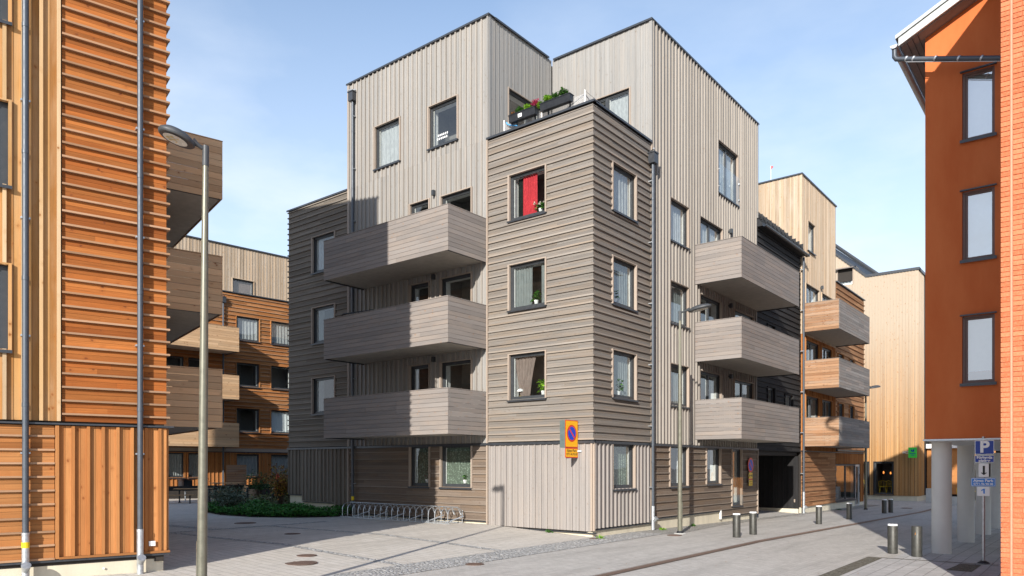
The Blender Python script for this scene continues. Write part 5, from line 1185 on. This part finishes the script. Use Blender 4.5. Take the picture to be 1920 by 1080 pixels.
part('meter_box', 'dark_metal', ps, lambda m: m.box(PX + .06, PX + .12, PY + .03, PY + .1, pz(894), pz(869))); part('clamp', 'galvanised', ps, lambda m: [m.box(PX - .045, PX + .045, PY - .04, PY + .035, pz(v), pz(v) + .03) for v in (825, 853.5, 868.5)])
# ---- box sign on the tower corner
bs = thing('no_parking_sign', 'orange no parking box sign projecting from the tower corner above the ground floor', 'sign', (-.55, -.4, 2.6))
SX = -.50
part('box', 'sign_grey_green', bs, lambda m: m.box(SX - .19, SX - .006, -.70, -.06, 2.62, 3.41)); part('bracket', 'galvanised', bs, lambda m: (m.box(SX - .16, SX - .05, -.06, .0, 2.9, 3.1), m.tube([(SX - .05, -.07, 2.52), (SX + .1, .0, 2.52)], .03, 8)))
PB = lambda a, d, z: (SX + d, -.70 + a, z)
def bplate(nm, s0, s1, z0, z1, edge, fill, d=0):
    m = MB(); rrect(m, PB, s0, s1, z0, z1, d, .03, .008); o = m.build(nm, edge, bs, fixn=True); m = MB(); rrect(m, PB, s0 + .025, s1 - .025, z0 + .025, z1 - .025, d + .003, .02, .002); m.build('panel_face', fill, o, fixn=True); return o
o = bplate('sign_face', 0, .66, 2.625, 3.425, 'sign_red', 'sign_orange')
def disc(m, P, cx, cz, r, d, n=32): m.face([P(cx + r * math.cos(a), d, cz + r * math.sin(a)) for a in [6.2832 * k / n for k in range(n)]])
def bar(m, P, cx, cz, L, w, d): c = .7071; m.face([P(cx + c * (-L) + c * w, d, cz + c * L + c * w), P(cx + c * (-L) - c * w, d, cz + c * L - c * w), P(cx + c * L - c * w, d, cz - c * L - c * w), P(cx + c * L + c * w, d, cz - c * L + c * w)])
part('red_ring', 'sign_red', o, lambda m: disc(m, PB, .33, 3.04, .25, .005)); part('blue_disc', 'sign_blue', o, lambda m: disc(m, PB, .33, 3.04, .195, .007)); part('diagonal_bar', 'sign_red', o, lambda m: bar(m, PB, .33, 3.04, .2, .026, .009))
o = bplate('lower_plate', 0, .66, 2.33, 2.615, 'sign_red', 'sign_orange')
text('letters', 'Aimo Park', 'sign_text_dark', o, PB(.33, .006, 2.535), .115, rot=(R(90), 0, R(90)), bold=.002); text('letters', '0771-96 90 00', 'sign_text_dark', o, PB(.33, .006, 2.43), .095, rot=(R(90), 0, R(90)), bold=.0015)
# ---- round no parking sign on the street wall
ns = thing('no_parking_sign', 'round blue and red no parking sign with yellow plates beside the black passage', 'sign', (.1, 12.2, 2))
PN = lambda a, d, z: (.09 + d, 12.1 + a, z)
part('red_ring', 'sign_red', ns, lambda m: m.prism([(.31 * math.cos(a), 2.12 + .31 * math.sin(a)) for a in [6.2832 * k / 32 for k in range(32)]], PN, -.01, 0), fixn=True)
part('blue_disc', 'sign_blue', ns, lambda m: disc(m, PN, 0, 2.12, .235, .003)); part('diagonal_bar', 'sign_red', ns, lambda m: bar(m, PN, 0, 2.12, .24, .026, .005)); part('bracket', 'galvanised', ns, lambda m: m.box(.0, .079, 12.05, 12.15, 1.4, 2.2))
o = part('yellow_plate', 'yellow_paint', ns, lambda m: m.boxP(lambda a, b, z: PN(a, b, z), -.20, .20, -.008, 0, 1.56, 1.80)); part('arrows', 'sign_black', o, lambda m: (m.face([PN(-.15, .003, 1.74), PN(-.02, .003, 1.68), PN(-.15, .003, 1.62)]), m.face([PN(.15, .003, 1.62), PN(.02, .003, 1.68), PN(.15, .003, 1.74)])))
part('red_strip', 'sign_red', ns, lambda m: m.boxP(lambda a, b, z: PN(a, b, z), -.20, .20, -.008, 0, 1.50, 1.555)); o = part('text_plate', 'yellow_paint', ns, lambda m: m.boxP(lambda a, b, z: PN(a, b, z), -.20, .20, -.008, 0, 1.26, 1.495)); text('letters', 'Aimo Park', 'sign_text_dark', o, PN(0, .004, 1.43), .075, rot=(R(90), 0, R(90))); text('letters', '0771-96 90 00', 'sign_text_dark', o, PN(0, .004, 1.33), .055, rot=(R(90), 0, R(90)))

# ================================================================== COURTYARD
def inpoly(x, y, P):
    c = False; j = len(P) - 1
    for i in range(len(P)):
        if (P[i][1] > y) != (P[j][1] > y) and x < (P[j][0] - P[i][0]) * (y - P[i][1]) / (P[j][1] - P[i][1]) + P[i][0]: c = not c
        j = i
    return c
m = MB(); k = 0
while k < 13000:
    x, y = random.uniform(-20, -10.7), random.uniform(-3.1, .3)
    if not inpoly(x, y, BED): continue
    e = .30 + .13 * math.sin(x * 2.1) * math.cos(y * 2.7); m.leaf((x, y, .2 + random.random() ** .7 * e), random.uniform(.06, .12), .5); k += 1
tag(m.build('ground_cover', 'leaf_ground', None), 'dense low green leafy cover in the bed beside the grey building', 'ground cover', kind='stuff')
m = MB(); k = 0
while k < 8000:
    x, y = random.uniform(-27.5, -15), random.uniform(-2.5, 15.5)
    if not inpoly(x, y, BED): continue
    m.leaf((x, y, .2 + random.random() * .3), random.uniform(.08, .16), .4); k += 1
tag(m.build('undergrowth', 'leaf_olive', None), 'mixed olive undergrowth filling the back of the courtyard bed', 'undergrowth', kind='stuff')
def shrub(x, y, r, h, mats, label, n=800, leaf=.10, twigs=13):
    h *= 1.3; r *= 1.1
    t = thing('shrub', label, 'shrub', (x, y, .2), 'courtyard shrubs')
    tips = []
    m = MB()
    for i in range(twigs):
        a = random.uniform(0, 6.28); q = random.uniform(.3, 1) * r; p1 = (x + q * math.cos(a) * .5, y + q * math.sin(a) * .5, .2 + h * .5); p2 = (x + q * math.cos(a), y + q * math.sin(a), .2 + h * random.uniform(.65, 1)); tips.append((p1, p2)); m.tube([(x, y, .18), p1, p2], .01, 5, rads=[.014, .009, .004])
    m.build('stems', 'twig', t)
    for j, mt in enumerate(mats):
        m = MB()
        for i in range(int(n * (1 if j == 0 else .3))):
            p1, p2 = random.choice(tips); u = random.uniform(-.4, 1.05); g = r * .2
            m.leaf(tuple(p1[c] + (p2[c] - p1[c]) * u + random.gauss(0, g if c < 2 else g * .6) for c in range(3)), leaf * random.uniform(.5, 1.2), .2)
        m.build('foliage' if j == 0 else 'autumn_leaves', mt, t)
for a in ((-17.2, -1.6, .8, .75, ('leaf_grey',), 'grey-green lavender-like shrub at the left front of the bed'), (-16.0, -2.2, .7, .65, ('leaf_grey',), 'low grey shrub in front of the green ground cover'), (-18.6, -.6, .8, .8, ('leaf_grey', 'leaf_olive'), 'dull grey shrub beside the bench path'),
          (-15.9, .2, .55, 1.5, ('leaf_rust', 'leaf_yellow'), 'thin shrub with rusty orange leaves beside the wing corner'), (-17.8, 2.2, .8, 1.2, ('leaf_olive', 'leaf_yellow'), 'olive shrub with yellow leaves in the middle of the bed'), (-20.2, 3.0, .9, 1.2, ('leaf_dark', 'leaf_yellow'), 'dark green shrub with yellow tips behind the low posts'),
          (-19.0, 5.2, .9, 1.5, ('leaf_olive', 'leaf_yellow'), 'taller olive shrub in front of the far windows'), (-22.3, 6.5, 1.0, 1.5, ('leaf_dark', 'leaf_rust'), 'dark shrub with rusty leaves left of the garden screen'), (-25.0, 8.0, 1.0, 1.8, ('leaf_yellow', 'leaf_olive'), 'yellow autumn shrub by the far terrace screen'),
          (-16.6, 4.8, .8, 1.5, ('leaf_olive', 'leaf_rust'), 'brownish shrub close to the grey wing'), (-26.0, 5.6, .8, 1.2, ('leaf_dark',), 'dark low shrub behind the bin'), (-23.6, 10.4, .9, 1.6, ('leaf_dark', 'leaf_yellow'), 'dark green shrub at the far garden fence')):
    shrub(*a)
lf = thing('garden_fence', 'low dark fence in front of the far ground floor terraces', 'fence', FV.P(-2, 3.4, .2))
part('panel', 'dark_metal', lf, lambda m: fbox(m, FV, -9, 6, 3.4, 3.45, .75, 1.0)); part('posts', 'dark_metal', lf, lambda m: [fbox(m, FV, s, s + .06, 3.38, 3.44, .15, 1.0) for s in (-8, -6, -4, -2, 0, 2, 4)])
sc = thing('terrace_screen', 'orange boarded terrace screen in front of the far ground floor', 'screen', FV.P(-2.2, 1.5, .2))
m = MB(); boards(m, FV.off(0, 2.4), -2.35, -1.15, .5, 2.15, 12, joints=False); m.build('boards', 'orange_balcony', sc); part('frame', 'dark_metal', sc, lambda m: fbox(m, FV, -2.3, -1.2, 2.3, 2.37, .2, 2.1))
def gnome(s, label, hat):
    c = FV.P(s, 3.3, 1.0); t = thing('garden_figure', label, 'garden ornament', c)
    part('body', 'blue_paint', t, lambda m: m.lathe(c, [(.10, 0), (.13, .08), (.12, .2), (.06, .26)], 12), smooth=True); part('head', 'bench_wood', t, lambda m: m.lathe(c, [(.05, .25), (.085, .30), (.07, .36)], 12), smooth=True)
    part('hat', hat, t, lambda m: m.lathe(c, [(.12, .33), (.11, .42), (.06, .56), (.012, .64)], 12), smooth=True)
gnome(.35, 'small garden figure with a red hat on the far fence', 'red_paint'); gnome(1.45, 'small garden figure with a yellow hat on the far fence', 'yellow_paint')
# picnic table and benches
def tbl(x, y, L, W, h, label, rz, cat='table', name='picnic_table', back=False):
    t = thing(name, label, cat, (x, y, .18)); c, q = math.cos(rz), math.sin(rz); T = lambda a, b, z: (x + a * c - b * q, y + a * q + b * c, .18 + z)
    def top(m):
        k = max(2, int(W / .12))
        for i in range(k): m.boxP(T, -L / 2, L / 2, -W / 2 + i * W / k, -W / 2 + (i + 1) * W / k - .01, h - .04, h)
    part('tabletop' if cat == 'table' else 'seat', 'bench_wood', t, top)
    for a in (-L * .36, L * .36): part('leg', 'dark_metal', t, lambda m: (m.boxP(T, a - .03, a + .03, -.03, .03, 0, h - .04), m.boxP(T, a - .03, a + .03, -W * .45, W * .45, 0, .03), m.boxP(T, a - .03, a + .03, -W * .42, W * .42, h - .08, h - .041)))
    if back:
        part('backrest', 'bench_wood', t, lambda m: [m.boxP(T, -L / 2, L / 2, W / 2 + .03 + .06 * i, W / 2 + .06 + .06 * i, h + .1 + .17 * i, h + .24 + .17 * i) for i in range(2)])
        part('armrest', 'dark_metal', t, lambda m: [m.tube([T(a, W / 2 - .05, h - .05), T(a, W / 2 + .16, h + .45)], .02, 6) for a in (-L * .4, L * .4)])
tbl(-25.3, 1.35, 1.9, .75, .74, 'picnic table with a wooden top in the courtyard', 1.0)
tbl(-24.9, .2, 1.8, .4, .45, 'low bench without backrest in front of the picnic table', 1.0, 'bench', 'bench')
tbl(-23.7, 3.0, 1.8, .42, .45, 'bench with a wooden backrest beside the low posts', -.45, 'bench', 'bench', True)
tbl(-27.3, 4.4, 1.7, .8, .95, 'second table with a pale top behind the picnic table', .8, 'table', 'picnic_table')
lb = thing('litter_bin', 'black litter bin on a post behind the picnic table', 'litter bin', (-28.0, 2.3, .18)); part('bin_body', 'black_plastic', lb, lambda m: (m.box(-28.3, -27.7, 2.05, 2.55, .72, 1.3), m.box(-28.36, -27.64, 2.0, 2.6, 1.31, 1.36))); part('post', 'galvanised', lb, lambda m: m.tube([(-28, 2.3, .18), (-28, 2.3, .72)], .04, 8))
for i, (u_, x, y) in enumerate(((0, -21.6, .15), (1, -21.2, 1.9), (2, -21.6, 3.6))):
    lab = ('dark low post nearest the street lamp pole in the courtyard', 'dark low post in the middle of the shrubs', 'dark low post with a white lamp cap among the shrubs')[i]
    t = thing('path_post', lab, 'post', (x, y, .18), 'low path posts'); part('post', 'dark_metal', t, lambda m: m.lathe((x, y, .18), [(.06, 0), (.06, .82), (.05, .84)], 14))
    if i == 2: part('lamp_cap', 'white_paint', t, lambda m: m.lathe((x + .12, y, .86), [(.03, 0), (.09, .05), (.03, .16)], 12), smooth=True)
# weeds at the wall foot, a windsock on the roof
for i, (x, y, lab) in enumerate(((-1.5, -.12, 'small green weed at the foot of the tower front'), (.35, -.15, 'yellowish weed tuft at the tower corner'), (.25, 6.2, 'weed tuft in the gravel by the street wall'), (.3, 3.75, 'weed tuft beside the tower downpipe'), (.3, 24.5, 'moss tuft at the shop window plinth'))):
    m = MB(); [m.leaf((x + random.gauss(0, .05), y + random.gauss(0, .03), gz(x, y) + .01 + random.random() * .05), .07, .3) for _ in range(40)]; tag(m.build('weed', 'leaf_lime' if i % 2 else 'leaf_green', None), lab, 'weed', 'weeds at the wall foot')
t = thing('windsock', 'tiny red pennant on a thin mast above the pale roof', 'windsock', (-5.5, 19.5, 16.5)); part('mast', 'white_metal', t, lambda m: m.tube([(-2.2, 21.0, 16.5), (-2.2, 21.0, 18.05)], .012, 6)); part('pennant', 'red_paint', t, lambda m: m.prism([(0, 17.85), (.13, 17.98), (0, 18.05)], lambda a, d, z: (-2.2 + a, 21.0 + d, z), 0, .02), fixn=True)

m = MB()
for k in range(260):
    x, y = random.choice(((random.uniform(-12, 1), random.uniform(-9, -.3)), (random.uniform(.2, 1.2), random.uniform(0, 20)), (random.gauss(.3, .25), random.uniform(-1, 12)), (random.uniform(3, 8), random.uniform(-6, 12))))
    a = random.uniform(0, 6.28); s = random.uniform(.012, .032); z = gz(x, y) + .016
    m.face([(x, y, z), (x + s * math.cos(a), y + s * math.sin(a), z + .004), (x + s * 1.5 * math.cos(a + .6), y + s * 1.5 * math.sin(a + .6), z + .002), (x + s * .8 * math.cos(a + 1.3), y + s * .8 * math.sin(a + 1.3), z + .006)])
tag(m.build('fallen_leaves', 'leaf_rust', None), 'small dry leaves scattered over the paving', 'leaves', kind='stuff')
